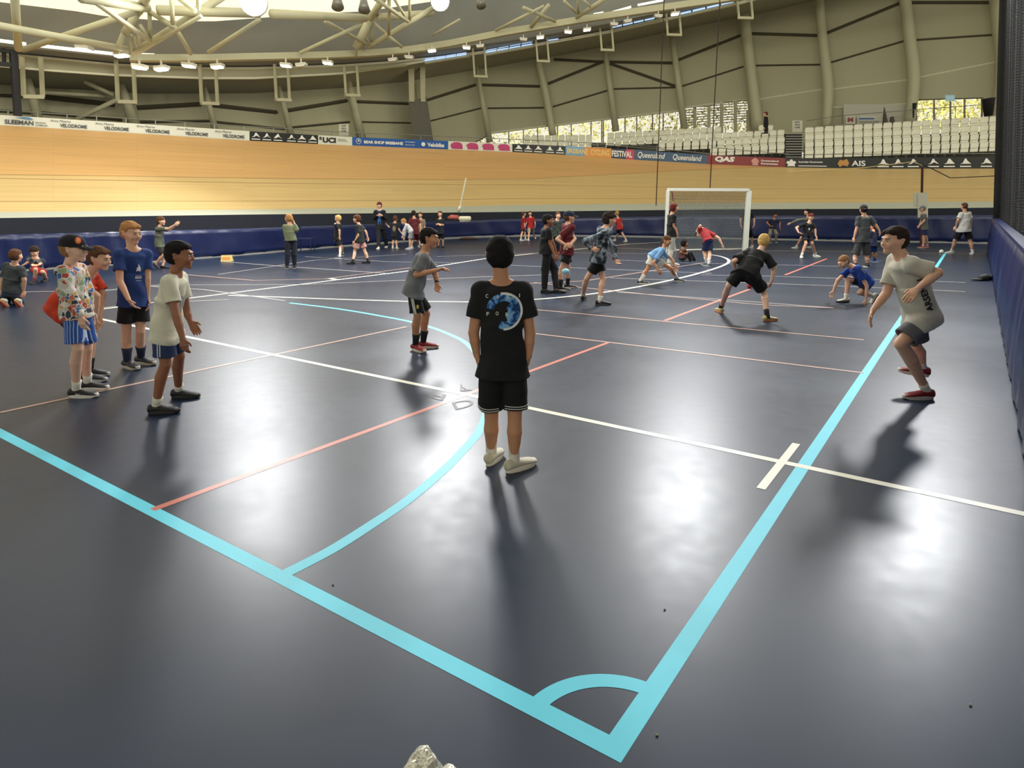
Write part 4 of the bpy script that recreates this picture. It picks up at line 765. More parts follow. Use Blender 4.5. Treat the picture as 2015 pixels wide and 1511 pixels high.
# ================================================================ people: bodies and clothes grown as smooth blended volumes
def _u(v): v = np.asarray(v, float); return v / (np.linalg.norm(v) + 1e-12)
class Vol:
    def __init__(s, lo, hi, h):
        s.h = h; s.lo = np.array(lo, float) - 3 * h; n = np.ceil((np.array(hi) + 3 * h - s.lo) / h).astype(int) + 1
        s.n = n; s.f = np.full(n, 0.2, np.float32)
    def _blk(s, lo, hi, pad):
        a = np.maximum(0, np.floor((np.array(lo) - pad - s.lo) / s.h).astype(int)); b = np.minimum(s.n, np.ceil((np.array(hi) + pad - s.lo) / s.h).astype(int) + 1)
        if np.any(b <= a): return None
        sl = tuple(slice(int(x), int(y)) for x, y in zip(a, b)); g = [s.lo[i] + s.h * np.arange(a[i], b[i]) for i in range(3)]
        X, Y, Z = np.meshgrid(*g, indexing='ij'); return sl, X.astype(np.float32), Y.astype(np.float32), Z.astype(np.float32)
    def _mix(s, sl, d, k, op='add'):
        cur = s.f[sl]
        if op == 'sub':
            if k <= 0: s.f[sl] = np.maximum(cur, -d)
            else: hh = np.clip(0.5 - 0.5 * (cur + d) / k, 0, 1); s.f[sl] = cur * (1 - hh) - d * hh + k * hh * (1 - hh)
        else:
            if k <= 0: s.f[sl] = np.minimum(cur, d)
            else: hh = np.clip(0.5 + 0.5 * (cur - d) / k, 0, 1); s.f[sl] = cur * (1 - hh) + d * hh - k * hh * (1 - hh)
    def cone(s, A, B, r0, r1, k=0.015, cuts=(), op='add', wr=0.0, wf=40.0):
        A = np.array(A, float); B = np.array(B, float); r = max(r0, r1); q = s._blk(np.minimum(A, B) - r, np.maximum(A, B) + r, 0.03 + k)
        if q is None: return
        sl, X, Y, Z = q; d = B - A; L2 = d.dot(d) + 1e-9
        t = np.clip(((X - A[0]) * d[0] + (Y - A[1]) * d[1] + (Z - A[2]) * d[2]) / L2, 0, 1)
        D = np.sqrt((X - A[0] - t * d[0]) ** 2 + (Y - A[1] - t * d[1]) ** 2 + (Z - A[2] - t * d[2]) ** 2) - (r0 + (r1 - r0) * t)
        if wr: D = D - wr * (np.sin(X * wf + 2 * np.sin(Z * wf * .35)) * np.sin(Z * wf * 0.8 + X * 9) + .6 * np.sin(Y * wf * 1.3 + Z * wf * .5))
        for (o, n) in cuts: D = np.maximum(D, (X - o[0]) * n[0] + (Y - o[1]) * n[1] + (Z - o[2]) * n[2])
        s._mix(sl, D, k, op)
    def ell(s, A, B, ax, a0, a1, b0, b1, c=None, k=0.02, cuts=(), op='add', wr=0.0, wf=34.0):
        """tapered elliptical body from A to B; ax lateral axis; a lateral and b fore-aft half widths; c cap length"""
        A = np.array(A, float); B = np.array(B, float); d = B - A; L = np.linalg.norm(d)
        z = d / L if L > 1e-6 else np.array([0, 0, 1.]); ax = np.array(ax, float); ax = _u(ax - z * ax.dot(z)); ay = np.cross(z, ax); r = max(a0, a1, b0, b1)
        c = c or min(b0, b1); q = s._blk(np.minimum(A, B) - r, np.maximum(A, B) + r, 0.03 + k)
        if q is None: return
        sl, X, Y, Z = q; X = X - A[0]; Y = Y - A[1]; Z = Z - A[2]
        lz = X * z[0] + Y * z[1] + Z * z[2]; lx = X * ax[0] + Y * ax[1] + Z * ax[2]; ly = X * ay[0] + Y * ay[1] + Z * ay[2]
        t = np.clip(lz / max(L, 1e-6), 0, 1); ez = np.where(lz < 0, lz, np.maximum(lz - L, 0)); a = a0 + (a1 - a0) * t; b = b0 + (b1 - b0) * t
        K = np.sqrt((lx / a) ** 2 + (ly / b) ** 2 + (ez / c) ** 2) + 1e-6; D = (K - 1) * np.minimum(a, b)
        if wr: D = D - wr * (np.sin(lx * wf + 2 * np.sin(lz * wf * .4)) * np.sin(lz * wf * 0.7 + lx * 12) + .6 * np.sin(lz * wf * 1.1 + lx * 20 + ly * 15))
        for (o, n) in cuts: D = np.maximum(D, (X + A[0] - o[0]) * n[0] + (Y + A[1] - o[1]) * n[1] + (Z + A[2] - o[2]) * n[2])
        s._mix(sl, D, k, op)
    def ball(s, c, r, k=0.01, op='add'): s.cone(c, np.array(c) + 1e-4, r, r, k, op=op)
    def plane(s, o, n):
        q = s._blk(s.lo, s.lo + s.n * s.h, 0); sl, X, Y, Z = q; s.f[sl] = np.maximum(s.f[sl], (X - o[0]) * n[0] + (Y - o[1]) * n[1] + (Z - o[2]) * n[2])
    def mesh(s):
        f = s.f; f[0] = f[-1] = 0.2; f[:, 0] = f[:, -1] = 0.2; f[:, :, 0] = f[:, :, -1] = 0.2
        ins = f < 0; nx, ny, nz = f.shape
        c = np.zeros((nx - 1, ny - 1, nz - 1), np.int8)
        for i in (0, 1):
            for j in (0, 1):
                for k in (0, 1): c += ins[i:nx - 1 + i, j:ny - 1 + j, k:nz - 1 + k]
        I = np.argwhere((c > 0) & (c < 8)); N = len(I); idm = np.full(c.shape, -1, np.int32); idm[I[:, 0], I[:, 1], I[:, 2]] = np.arange(N)
        co = np.array([(i, j, k) for i in (0, 1) for j in (0, 1) for k in (0, 1)]); val = np.stack([f[I[:, 0] + a, I[:, 1] + b, I[:, 2] + d] for a, b, d in co], 1)
        acc = np.zeros((N, 3)); cnt = np.zeros(N)
        for a in range(8):
            for b in range(a + 1, 8):
                if np.abs(co[a] - co[b]).sum() != 1: continue
                m = (val[:, a] < 0) != (val[:, b] < 0); t = val[m, a] / (val[m, a] - val[m, b]); acc[m] += co[a] + t[:, None] * (co[b] - co[a]); cnt[m] += 1
        V = s.lo + s.h * (I + acc / cnt[:, None]); Q = []
        for ax in range(3):
            sa = [slice(1, -1)] * 3; sb_ = [slice(1, -1)] * 3; sa[ax] = slice(0, -1); sb_[ax] = slice(1, None)
            A = ins[tuple(sa)]; B = ins[tuple(sb_)]; E = np.argwhere(A != B); off = np.array([1, 1, 1]); off[ax] = 0; G_ = E + off
            flip = A[E[:, 0], E[:, 1], E[:, 2]]; u, v = [(1, 2), (2, 0), (0, 1)][ax]; q = []
            for (du, dv) in ((0, 0), (-1, 0), (-1, -1), (0, -1)):
                H_ = G_.copy(); H_[:, u] += du; H_[:, v] += dv; q.append(idm[H_[:, 0], H_[:, 1], H_[:, 2]])
            q = np.stack(q, 1); q[~flip] = q[~flip][:, ::-1]; Q.append(q)
        return V, np.concatenate(Q)
def vol_obj(name, vol, m, parent, fn=None):
    V, Q = vol.mesh()
    me = bpy.data.meshes.new(name); me.vertices.add(len(V)); me.vertices.foreach_set('co', V.astype(np.float32).ravel()); me.loops.add(Q.size); me.loops.foreach_set('vertex_index', Q.astype(np.int32).ravel())
    me.polygons.add(len(Q)); me.polygons.foreach_set('loop_start', np.arange(0, Q.size, 4, dtype=np.int32)); me.polygons.foreach_set('use_smooth', np.ones(len(Q), bool)); me.update(calc_edges=True)
    for q in (m if isinstance(m, (list, tuple)) else [m]): me.materials.append(q)
    if fn is not None: me.polygons.foreach_set('material_index', fn(V[Q].mean(1)).astype(np.int32))
    me.validate(); o = bpy.data.objects.new(name, me); COL.objects.link(o); o.parent = parent; o.matrix_parent_inverse = Matrix.Translation(parent.location).inverted()
    o['_'] = 0; del o['_']; return o

SK = dict(fair=(226, 176, 146), tan=(200, 144, 108), brown=(160, 106, 76), pale=(232, 188, 162))
HR = dict(black=(30, 26, 26), dark=(48, 36, 30), brown=(92, 62, 42), blond=(206, 168, 104), ginger=(176, 126, 78), sandy=(150, 112, 74), red=(96, 40, 36))
def skinm(k): return mat('skin_' + k, SK[k], 0.55, 0.05, 8)
def hairm(k): return mat('hair_' + k, HR[k], 0.85, 0.35, 60, bump=0.25, spec=0.2)
def cloth(name, c, **kw): return mat('cloth_' + name, c, 0.9, 0.08, 9, bump=0.55, **kw)
MOUTH = lambda: mat('lips', (182, 112, 98), 0.5, 0.05)

def yawv(deg): a = math.radians(deg); return np.array([math.sin(a), math.cos(a), 0.0])   # 0 away from camera, 90 right, 180 to camera, -90 left

def hand(vol, W, d, n, side, s, curl, fine):
    """W wrist, d hand direction, n palm-facing direction, side thumb direction"""
    d = _u(d); n = _u(n - d * np.dot(n, d)); l = np.cross(d, n); l = l if np.dot(l, side) > 0 else -l
    rf = (0.0078 if fine else 0.0095) * s; k = 0.004 * s
    vol.ell(W + d * .012 * s, W + d * .066 * s, l, .024 * s, .033 * s, .015 * s, .0125 * s, c=.012 * s, k=.012 * s)
    for i, (o, L) in enumerate([(.027, .062), (.0095, .071), (-.0085, .066), (-.0255, .052)]):
        b = W + (d * .070 + l * o) * s; a1 = curl * (0.7 + 0.1 * i); a2 = curl * (1.5 + 0.1 * i); sp = l * o * 1.6
        d1 = _u(d * math.cos(a1) + n * math.sin(a1) + sp * (1 - curl * .6)); d2 = _u(d * math.cos(a2) + n * math.sin(a2)); p1 = b + d1 * L * .5 * s; p2 = p1 + d2 * L * .5 * s
        vol.cone(b - d * .012 * s, p1, rf * 1.08, rf, k); vol.cone(p1, p2, rf, rf * .82, .002)
    t0 = W + (d * .022 + l * .020) * s; t1 = t0 + _u(d * .7 + l * .75 + n * .35 * (0.3 + curl)) * .036 * s; t2 = t1 + _u(d * .9 + l * (.35 - .6 * curl) + n * (.25 + .6 * curl)) * .030 * s
    vol.cone(t0, t1, rf * 1.35, rf * 1.1, k); vol.cone(t1, t2, rf * 1.1, rf * .85, .002)

def shoe(root, A, fdir, s, mu, ms, pitch=0.0, laces=None, sock_ground=None):
    """A: ankle joint; foot direction in plan; sole below"""
    f = _u(fdir); up = np.array([0, 0, 1.]); f = _u(f * math.cos(pitch) - up * math.sin(pitch)); r = _u(np.cross(f, np.array([0, 0, 1.]))); up = np.cross(r, f)
    O = A - up * 0.075 * s; n = 16
    st = [(-.066, .020, .058, 0.0), (-.060, .030, .076, 0), (-.040, .036, .084, 0), (0.0, .038, .082, 0), (.030, .039, .074, 0), (.065, .043, .064, .002), (.105, .046, .055, .004), (.140, .043, .047, .003), (.163, .031, .036, 0), (.173, .012, .022, 0)]
    V = []
    for (x, w, h, o) in st:
        for k in range(n):
            a = 2 * math.pi * k / n; cx = math.cos(a); sy = math.sin(a); z = (.018 + (h - .018) * (0.5 + 0.5 * sy)); ww = w * (1 - 0.25 * max(0, sy) ** 2); V.append(O + (f * x + r * ww * cx + up * z) * s)
    F_ = [(i * n + k, (i + 1) * n + k, (i + 1) * n + (k + 1) % n, i * n + (k + 1) % n) for i in range(len(st) - 1) for k in range(n)]
    F_ += [tuple(range(n)), tuple((len(st) - 1) * n + k for k in range(n - 1, -1, -1))]
    o = mesh_obj('shoe', V, F_, mu, root, True)
    V = []; m_ = 28; prof = []
    for k in range(m_):
        a = 2 * math.pi * k / m_; x = .056 + .122 * math.cos(a); w = (.042 + .008 * math.cos(a)) * math.sin(a) * (1 + .05 * math.cos(2 * a)); prof.append((x, w))
    for (z, e) in ((0.0, .96), (.004, 1.0), (.022, 1.0), (.030, .93)):
        for x, w in prof: V.append(O + (f * (.056 + (x - .056) * e) + r * w * e + up * (z + (0.008 if x > .15 else 0))) * s)
    F_ = [(i * m_ + k, i * m_ + (k + 1) % m_, (i + 1) * m_ + (k + 1) % m_, (i + 1) * m_ + k) for i in range(3) for k in range(m_)] + [tuple(range(m_ - 1, -1, -1)), tuple(3 * m_ + k for k in range(m_))]
    mesh_obj('sole', V, F_, ms, o, False)
    if laces is not None:
        mb = MB()
        for x in (.035, .052, .069): 
            hh = float(np.interp(x, [q[0] for q in st], [q[2] for q in st])); mb.tube([O + (f * x + r * .026 * c + up * (hh * (1 - .25 * abs(c)) + .001)) * s for c in (-1, -.5, 0, .5, 1)], .0028 * s, 5)
        q = mb.build('laces', laces, o)
    return o

def person(label, feet, head, neck, hip, yaw, armL, armR, legL, legR, H=1.4, hyaw=None, hpitch=0.0, hroll=0.0, skin='fair', hair='dark', hairstyle='short',
           shirt=((40, 40, 44), 'short'), shorts=((20, 20, 22), .72), sock=None, shoes=((30, 30, 32), (220, 220, 210)), cap=None, fat=1.0, lv=1, Y=None, group=None, grounded=True,
           curl=(0.5, 0.5), footyaw=(None, None), footpitch=(0, 0), shirt_m=None, shorts_m=None, hem=0.10, loose=1.0, zbase=0.0, palm=None, mid=None, sleeve=0.72, stance='auto', shadow=None):
    """all joints are (u, v[, dy]); arm: (elbow, wrist, handtip); leg: (knee, ankle)"""
    h = {0: .0056, 1: .0085, 2: .0125}[lv]; fine = lv == 0; s = H / 1.4
    g = ground(feet[0], feet[1], zbase) if Y is None else at(feet[0], feet[1], Y)
    Y0 = g[1]
    def J(q, d=0.0): return at(q[0], q[1], Y0 + (q[2] if len(q) > 2 else d))
    F_ = yawv(yaw); Rt = _u(np.cross(F_, [0, 0, 1]))                     # person's own right
    NB, HC = J(neck), J(hip); up = _u(NB - HC); lat = _u(Rt - up * Rt.dot(up)); fw_ = np.cross(up, lat)
    T = np.linalg.norm(NB - HC); Tn = .425 * s
    shw, hpw = .122 * s * fat ** .5, .070 * s * fat ** .5
    S = {+1: NB - up * .056 * s + lat * shw, -1: NB - up * .056 * s - lat * shw}
    Hp = {+1: HC + lat * hpw - up * .005, -1: HC - lat * hpw - up * .005}
    MD = (NB + HC) / 2 - fw_ * .012 * s if mid is None else J(mid)
    root = empty('person', (float(g[0]), float(g[1]), float(zbase))); tag(root, label, 'person', group)
    arms = {}
    for sd, a in ((-1, armL), (1, armR)):
        if a is None: a = None; el = S[sd] - np.array([0, 0, .24 * s]) + lat * sd * .03 * s; wr = el - np.array([0, 0, .20 * s]) + fw_ * .03; ht = wr - np.array([0, 0, .1 * s]); arms[sd] = (el, wr, ht)
        else:
            dd = S[sd][1] - Y0; el = J(a[0], dd); wr = J(a[1], (a[0][2] if len(a[0]) > 2 else dd)); ht = J(a[2], (a[1][2] if len(a[1]) > 2 else (a[0][2] if len(a[0]) > 2 else dd))); arms[sd] = (el, wr, ht)
    legs = {}
    for sd, l in ((-1, legL), (1, legR)):
        an = l[1]
        if len(an) > 2: A = J(an)
        else:
            A = ground(an[0], an[1], zbase) if Y is None else J(an); A = A + np.array([0, 0, .075 * s])
        kd = (Hp[sd][1] + A[1]) / 2 - Y0; K = J(l[0], kd); legs[sd] = (K, A)
    # head frame
    hy = yaw if hyaw is None else hyaw; hf = yawv(hy); hp_ = math.radians(hpitch); hr_ = _u(np.cross(hf, [0, 0, 1])); hf = _u(hf * math.cos(hp_) + np.array([0, 0, 1]) * math.sin(hp_)); hu = np.cross(hr_, hf)
    if hroll: a = math.radians(hroll); hr_, hu = hr_ * math.cos(a) + hu * math.sin(a), hu * math.cos(a) - hr_ * math.sin(a)
    HCn = J(head); q = s ** .45 * (1.0)
    hl = lambda x, y, z: HCn + (hr_ * x + hf * y + hu * z) * q
    pts = [NB, HC] + list(S.values()) + [hl(0, 0, .13), hl(.11, 0, 0), hl(-.11, 0, 0), hl(0, .12, 0), hl(0, -.12, 0)]
    for sd in (-1, 1): pts += list(arms[sd]) + list(legs[sd]) + [legs[sd][1] - np.array([0, 0, .09 * s])]
    pts = np.array(pts); lo = pts.min(0) - .13 * s; hi = pts.max(0) + .13 * s; 
    # ---- body
    B = Vol(lo, hi, h); fb = fat
    B.ell(NB - up * .07 * s, MD, lat, .104 * s * fb, .098 * s * fb, .072 * s * fb, .072 * s * fb, c=.045 * s, k=.02)
    B.ell(MD, HC, lat, .098 * s * fb, .106 * s * fb, .072 * s * fb, .080 * s * fb, c=.05 * s, k=.03)
    for sd in (-1, 1):
        el, wr, ht = arms[sd]; K, A = legs[sd]
        B.cone(NB - up * .01 * s, S[sd], .036 * s, .043 * s * fb, .02); B.cone(S[sd], el, .040 * s * fb, .031 * s * fb, .008); B.cone(el, el * .6 + wr * .4, .031 * s * fb, .030 * s * fb, .004); B.cone(el * .6 + wr * .4, wr, .030 * s * fb, .0205 * s, .004)
        B.cone(Hp[sd], K, .062 * s * fb, .0415 * s * fb, .02); cm = K * .68 + A * .32 - F_ * .012 * s; B.cone(K, cm, .0405 * s * fb, .0445 * s * fb, .005); B.cone(cm, A, .0445 * s * fb, .027 * s, .006); B.ball(A - np.array([0, 0, .02 * s]), .030 * s, .01)
        inn = lat * (-sd); pn = (inn * .8 + fw_ * .3) if palm is None or palm[0 if sd < 0 else 1] is None else np.array(palm[0 if sd < 0 else 1], float)
        hd = ht - wr; thumb = fw_ * 1.0 + np.array([0, 0, .3]); hand(B, wr, hd, pn, thumb, s, curl[0 if sd < 0 else 1], fine)
    B.cone(hl(0, -.018, -.05), NB - up * .02 * s, .042 * q * fb ** .5, .047 * s * fb ** .5, .02)
    B.ell(hl(0, -.012, .0), hl(0, -.012, .030), hr_, .071 * q, .068 * q, .088 * q, .086 * q, c=.072 * q, k=.01)
    B.ell(hl(0, .020, -.020), hl(0, .026, -.058), hr_, .060 * q * fb ** .3, .046 * q * fb ** .5, .064 * q, .052 * q, c=.034 * q, k=.025)
    B.ball(hl(0, .062, -.084), .020 * q, .022); B.cone(hl(0, .081, .010), hl(0, .0955, -.024), .007 * q, .0105 * q, .010); B.cone(hl(-.010, .085, -.030), hl(.010, .085, -.030), .0068 * q, .0068 * q, .008)
    B.cone(hl(-.014, .0745, -.053), hl(.014, .0745, -.053), .0078 * q, .0078 * q, .008); B.cone(hl(-.030, .078, .022), hl(.030, .078, .022), .010 * q, .010 * q, .014)
    for sd in (-1, 1):
        B.ball(hl(sd * .030, .094, .000), .0135 * q, .010, op='sub'); B.ell(hl(sd * .071, -.008, -.020), hl(sd * .076, -.014, .010), hf, .017 * q, .022 * q, .007 * q, .007 * q, c=.010 * q, k=.006); B.ball(hl(sd * .084, -.004, -.002), .009 * q, .004, op='sub')
        B.ball(hl(sd * .034, .058, -.030), .024 * q, .02)
    def lipf(C):
        D = C - HCn; x = D @ hr_ / q; y = D @ hf / q; z = D @ hu / q; return ((np.abs(x) < .019) & (y > .070) & (np.abs(z + .053 + .1 * np.abs(x)) < .0065)).astype(int)
    body = vol_obj('body', B, [skinm(skin), MOUTH()], root, lipf)
    if lv <= 1:
        for sd in (-1, 1):
            e = MB().sphere(hl(sd * .030, .0765, .000), (.0125 * q, .0118 * q, .0078 * q), 12, 8).build('eye', mat('eye_white', (196, 186, 178), .3, 0), root, True); ii = hl(sd * .030, .0765 + .0085, -.0005) ; p_ = MB().sphere(ii, .0062 * q, 10, 8).build('iris', mat('eye_iris_dark', (42, 30, 24), .2, 0), e, True)
            mb = MB(); mb.tube([hl(sd * x, y, z) for x, y, z in ((.014, .0885, .016), (.028, .0895, .0195), (.044, .080, .0155))], [.0022 * q, .003 * q, .0016 * q], 6); mb.build('eyebrow', hairm(hair if hair not in ('blond',) else 'sandy'), root)
    # ---- hair
    if hairstyle:
        long_ = hairstyle in ('long', 'ponytail'); th = {'buzz': .006, 'short': .011, 'mop': .019, 'long': .013, 'ponytail': .012}[hairstyle]
        Hh = Vol(np.array(HCn) - .19 * q, np.array(HCn) + .17 * q, min(h, .0085)); amp = {'buzz': .0010, 'short': .0022, 'mop': .0045, 'long': .002, 'ponytail': .002}[hairstyle]
        Hh.ell(hl(0, -.014, .0), hl(0, -.012, .032), hr_, (.071 + th * .75) * q, (.068 + th) * q, (.088 + th) * q, (.087 + th) * q, c=(.072 + th) * q, k=0, wr=amp, wf=95)
        if hairstyle in ('mop', 'short'): Hh.ell(hl(-.034, .054, .066), hl(.036, .056, .064), hf, .022 * q, .022 * q, .018 * q, .018 * q, c=.02 * q, k=.02, wr=amp, wf=120)
        if hairstyle in ('mop', 'short', 'buzz'): Hh.ell(hl(0, -.045, .0), hl(0, -.050, -.040), hr_, .064 * q, .052 * q, (.050 + th) * q, (.034 + th) * q, c=.022 * q, k=.02, wr=amp, wf=90)
        if hairstyle in ('mop', 'long'): Hh.ell(hl(0, -.035, -.01), hl(0, -.04, -.07 if hairstyle == 'long' else -.03), hr_, .074 * q, .060 * q, .056 * q, .045 * q, c=.02, k=.02, wr=amp, wf=80)
        hx = .060 if hairstyle != 'mop' else .046
        # carve the face and the neck below the hairline
        fz = hl(0, .0, hx); n1 = _u(hf * 1.0 - hu * .02); cuts = None
        X_ = Hh._blk(Hh.lo, Hh.lo + Hh.n * Hh.h, 0); sl, X, Y_, Z = X_; dx = X - HCn[0]; dy = Y_ - HCn[1]; dz = Z - HCn[2]
        ly = (dx * hf[0] + dy * hf[1] + dz * hf[2]) / q; lz = (dx * hu[0] + dy * hu[1] + dz * hu[2]) / q; lx = (dx * hr_[0] + dy * hr_[1] + dz * hr_[2]) / q
        face = np.minimum(ly - .022 - .18 * np.maximum(0, lz), (hx + .006 * np.sin(lx * 160) - .25 * np.abs(lx)) - lz)            # >0 in the face region
        side = np.minimum(ly + .020, .012 - lz) if not long_ else np.minimum(ly + .0, -.02 - lz)
        nape = (-.074 if hairstyle != 'long' else -.12) - lz
        if cap is not None: nape = np.maximum(nape, lz - .040)
        rem = np.maximum(np.maximum(face, side), nape) * q; Hh.f[sl] = np.maximum(Hh.f[sl], rem)
        if hairstyle == 'ponytail': Hh.cone(hl(0, -.095, .02), hl(0, -.125, -.02), .022 * q, .028 * q, .012, wr=.002, wf=90); Hh.cone(hl(0, -.125, -.02), hl(0, -.115, -.10), .028 * q, .012 * q, .01, wr=.002, wf=90)
        vol_obj('hair', Hh, hairm(hair), root)
    if cap is not None:
        cc, cdir = cap[0], (cap[1] if len(cap) > 1 else 1); Cv = Vol(np.array(HCn) - .24 * q, np.array(HCn) + .24 * q, min(h, .0085)); cm_ = cloth('cap_%d_%d_%d' % cc, cc)
        Cv.ell(hl(0, -.012, .020), hl(0, -.012, .040), hr_, .086 * q, .080 * q, .104 * q, .098 * q, c=.076 * q, k=0, cuts=[(hl(0, 0, .016), -hu)])
        o = vol_obj('cap', Cv, cm_, root)
        if cdir:
            P_ = []; 
            for i in range(7):
                t = i / 6; P_.append([hl((j / 8 - .5) * .142 * math.sqrt(max(0.02, 1 - (t * .93) ** 2)), cdir * (.070 + .085 * t), .034 - .020 * t - .9 * ((j / 8 - .5) * .142) ** 2 * 4) for j in range(9)])
            b_ = MB().grid(P_).build('brim', cm_, o, True); sm = b_.modifiers.new('s', 'SOLIDIFY'); sm.thickness = .005
    # ---- lower clothes
    if shorts:
        col, fr = shorts; S_ = Vol(lo, hi, h); m_ = shorts_m or cloth('shorts_%d_%d_%d' % col, col); long_p = fr > 1; w = .0025 if not fine else .003
        wc = [(HC + up * .075 * s, up)]
        S_.ell(HC + up * .08 * s, HC - up * .02 * s, lat, .108 * s * fb * loose, .125 * s * fb * loose, .080 * s * fb, .092 * s * fb, c=.05 * s, k=.01, cuts=wc, wr=w * .5)
        for sd in (-1, 1):
            K, A = legs[sd]; a = Hp[sd]; d = _u(K - a)
            if long_p: S_.cone(a, K, .068 * s * fb * loose, .068 * s * loose, .02, wr=w); S_.cone(K, A - np.array([0, 0, .015]), .068 * s * loose, .046 * s * loose, .02, wr=w, cuts=[(A - _u(A - K) * .005, _u(A - K))])
            else:
                L = np.linalg.norm(K - a); E_ = a + d * L * fr; S_.cone(a, E_ + d * .05, .066 * s * fb * loose, (.090 if fr < .8 else .082) * s * fb * loose, .016, wr=w, cuts=[(E_, d)]); S_.cone(E_ - d * .018 * s, E_ + d * .06, .070 * s * fb * loose, .066 * s * fb * loose, .004, op='sub') if fine else None
        so = vol_obj('trousers' if long_p else 'shorts', S_, m_, root)
    else: so = None
    # ---- shirt
    col, kind = shirt; Sh = Vol(lo, hi, h); m_ = shirt_m or cloth('shirt_%d_%d_%d' % col, col); w = .0062 if kind != 'coat' else .003; he = HC - up * hem * s
    cu = [(he, -up)]
    Sh.ell(NB - up * .068 * s, MD, lat, .120 * s * fb, .122 * s * fb * loose, .088 * s * fb, .090 * s * fb, c=.050 * s, k=.02, wr=w * .6, wf=26)
    Sh.ell(MD, he - up * .06, lat, .122 * s * fb * loose, .142 * s * fb * loose, .092 * s * fb, .120 * s * fb, c=.03 * s, k=.03, cuts=cu, wr=w, wf=26)
    for sd in (-1, 1):
        el, wr, ht = arms[sd]; a = S[sd]
        Sh.cone(NB - up * .022 * s + lat * sd * .02, a, .036 * s, .052 * s * fb, .02)
        if kind in ('short', 'coat0'): 
            d = _u(el - a); L = np.linalg.norm(el - a); E_ = a + d * L * sleeve; Sh.cone(a, E_ + d * .04, .054 * s * fb, .060 * s * fb * loose, .018, cuts=[(E_, d)], wr=w * .6)
            if fine: Sh.cone(E_ - d * .014 * s, E_ + d * .05, .046 * s * fb, .046 * s * fb, .003, op='sub')
        elif kind in ('long', 'coat'):
            Sh.cone(a, el, .054 * s * fb, .050 * s * fb, .018, wr=w); Sh.cone(el, wr, .050 * s * fb, .034 * s * fb, .015, wr=w, cuts=[(wr, _u(wr - el))])
    for sd in (-1, 1):
        K, A = legs[sd]; a = Hp[sd]; Sh.cone(a, a + (K - a) * .22, .074 * s * fb * loose, .092 * s * fb * loose, .02, cuts=cu, wr=w * .5)
    Sh.plane(NB + up * .004 * s, up)
    sh = vol_obj('coat' if kind == 'coat' else 'shirt', Sh, m_, root)
    # ---- socks and shoes
    for i, sd in enumerate((-1, 1)):
        K, A = legs[sd]; fy = footyaw[i]; fd = F_ if fy is None else yawv(fy)
        if sock:
            d = _u(K - A); ln = sock[1] * s; mb = MB(); mb.tube([A - d * .045 * s, A, A + d * ln * .5, A + d * ln], [.034 * s, .0335 * s, .034 * s + .004 * (ln > .12), (.039 if ln < .12 else .048) * s], 16); mb.build('sock', cloth('sock_%d_%d_%d' % sock[0], sock[0]), root, True)
        if shoes: shoe(root, A, fd, s, mat('shoe_%d_%d_%d' % shoes[0], shoes[0], .6, .1, 20), mat('sole_%d_%d_%d' % shoes[1], shoes[1], .6, .05), math.radians(footpitch[i]), laces=mat('laces_%d_%d_%d' % (shoes[2] if len(shoes) > 2 else shoes[0]), (shoes[2] if len(shoes) > 2 else shoes[0]), .8) if fine else None)
    return dict(root=root, body=body, shirt=sh, shorts=so, NB=NB, HC=HC, up=up, lat=lat, fw=fw_, s=s, q=q, hl=hl, arms=arms, legs=legs, hf=hf, hr=hr_, hu=hu, S=S, Hp=Hp)

_bvh = {}
def bvh(o):
    if o.name not in _bvh:
        me = o.data; _bvh[o.name] = BVHTree.FromPolygons([v.co[:] for v in me.vertices], [p.vertices[:] for p in me.polygons])
    return _bvh[o.name]
def print_on(P, target, origin, right, upv, V, Fc, w, hgt, m, name='print', off=.0025, parent=None, label=None):
    """lay a flat drawing onto cloth by dropping every point onto the surface"""
    T_ = P[target] if isinstance(target, str) else target; right = _u(right); upv = _u(upv - right * np.dot(upv, right)); n = np.cross(right, upv)
    V = np.asarray(V, float); a = V[:, 0].max(); b = V[:, 1].max(); out = []; tree = bvh(T_); last = None
    inv = np.array(P['root'].location)
    for x, y in V:
        p = np.array(origin) + right * (x / a - .5) * w + upv * (y / b - .5) * hgt; hit = tree.ray_cast(Vector(p + n * .35), Vector(-n), .7)
        if hit[0] is not None: last = (Vector(hit[0]) - p_v(p)).dot(Vector(n)); out.append(np.array(hit[0]) + n * off)
        else: out.append(p + n * ((last or 0) + off))
    o = mesh_obj(name, out, Fc, m, None); pp = T_; o.parent = pp
    if label: o['label'] = label
    return o
def p_v(p): return Vector(tuple(p))
def text_on(P, target, s_, origin, right, upv, w, hgt, m, bold=.02, shear=0., label=None):
    V, Fc = text2d(s_, bold, shear); return print_on(P, target, origin, right, upv, V, Fc, w, hgt, m, 'lettering', .0055, label=label)
def shape_on(P, target, pts, origin, right, upv, w, hgt, m, name='emblem', n=1, off=.003, label=None):
    pts = np.array(pts, float); c = pts.mean(0); V = []; Fc = []; N = len(pts); rings = 5
    for k in range(rings + 1): V += [tuple(c + (p - c) * k / rings) for p in pts]
    for k in range(rings):
        for i in range(N): Fc.append((k * N + i, k * N + (i + 1) % N, (k + 1) * N + (i + 1) % N, (k + 1) * N + i))
    V = np.array(V + [(0, 0), (1, 1)]); return print_on(P, target, origin, right, upv, V, Fc, w, hgt, m, name, off, label=label)
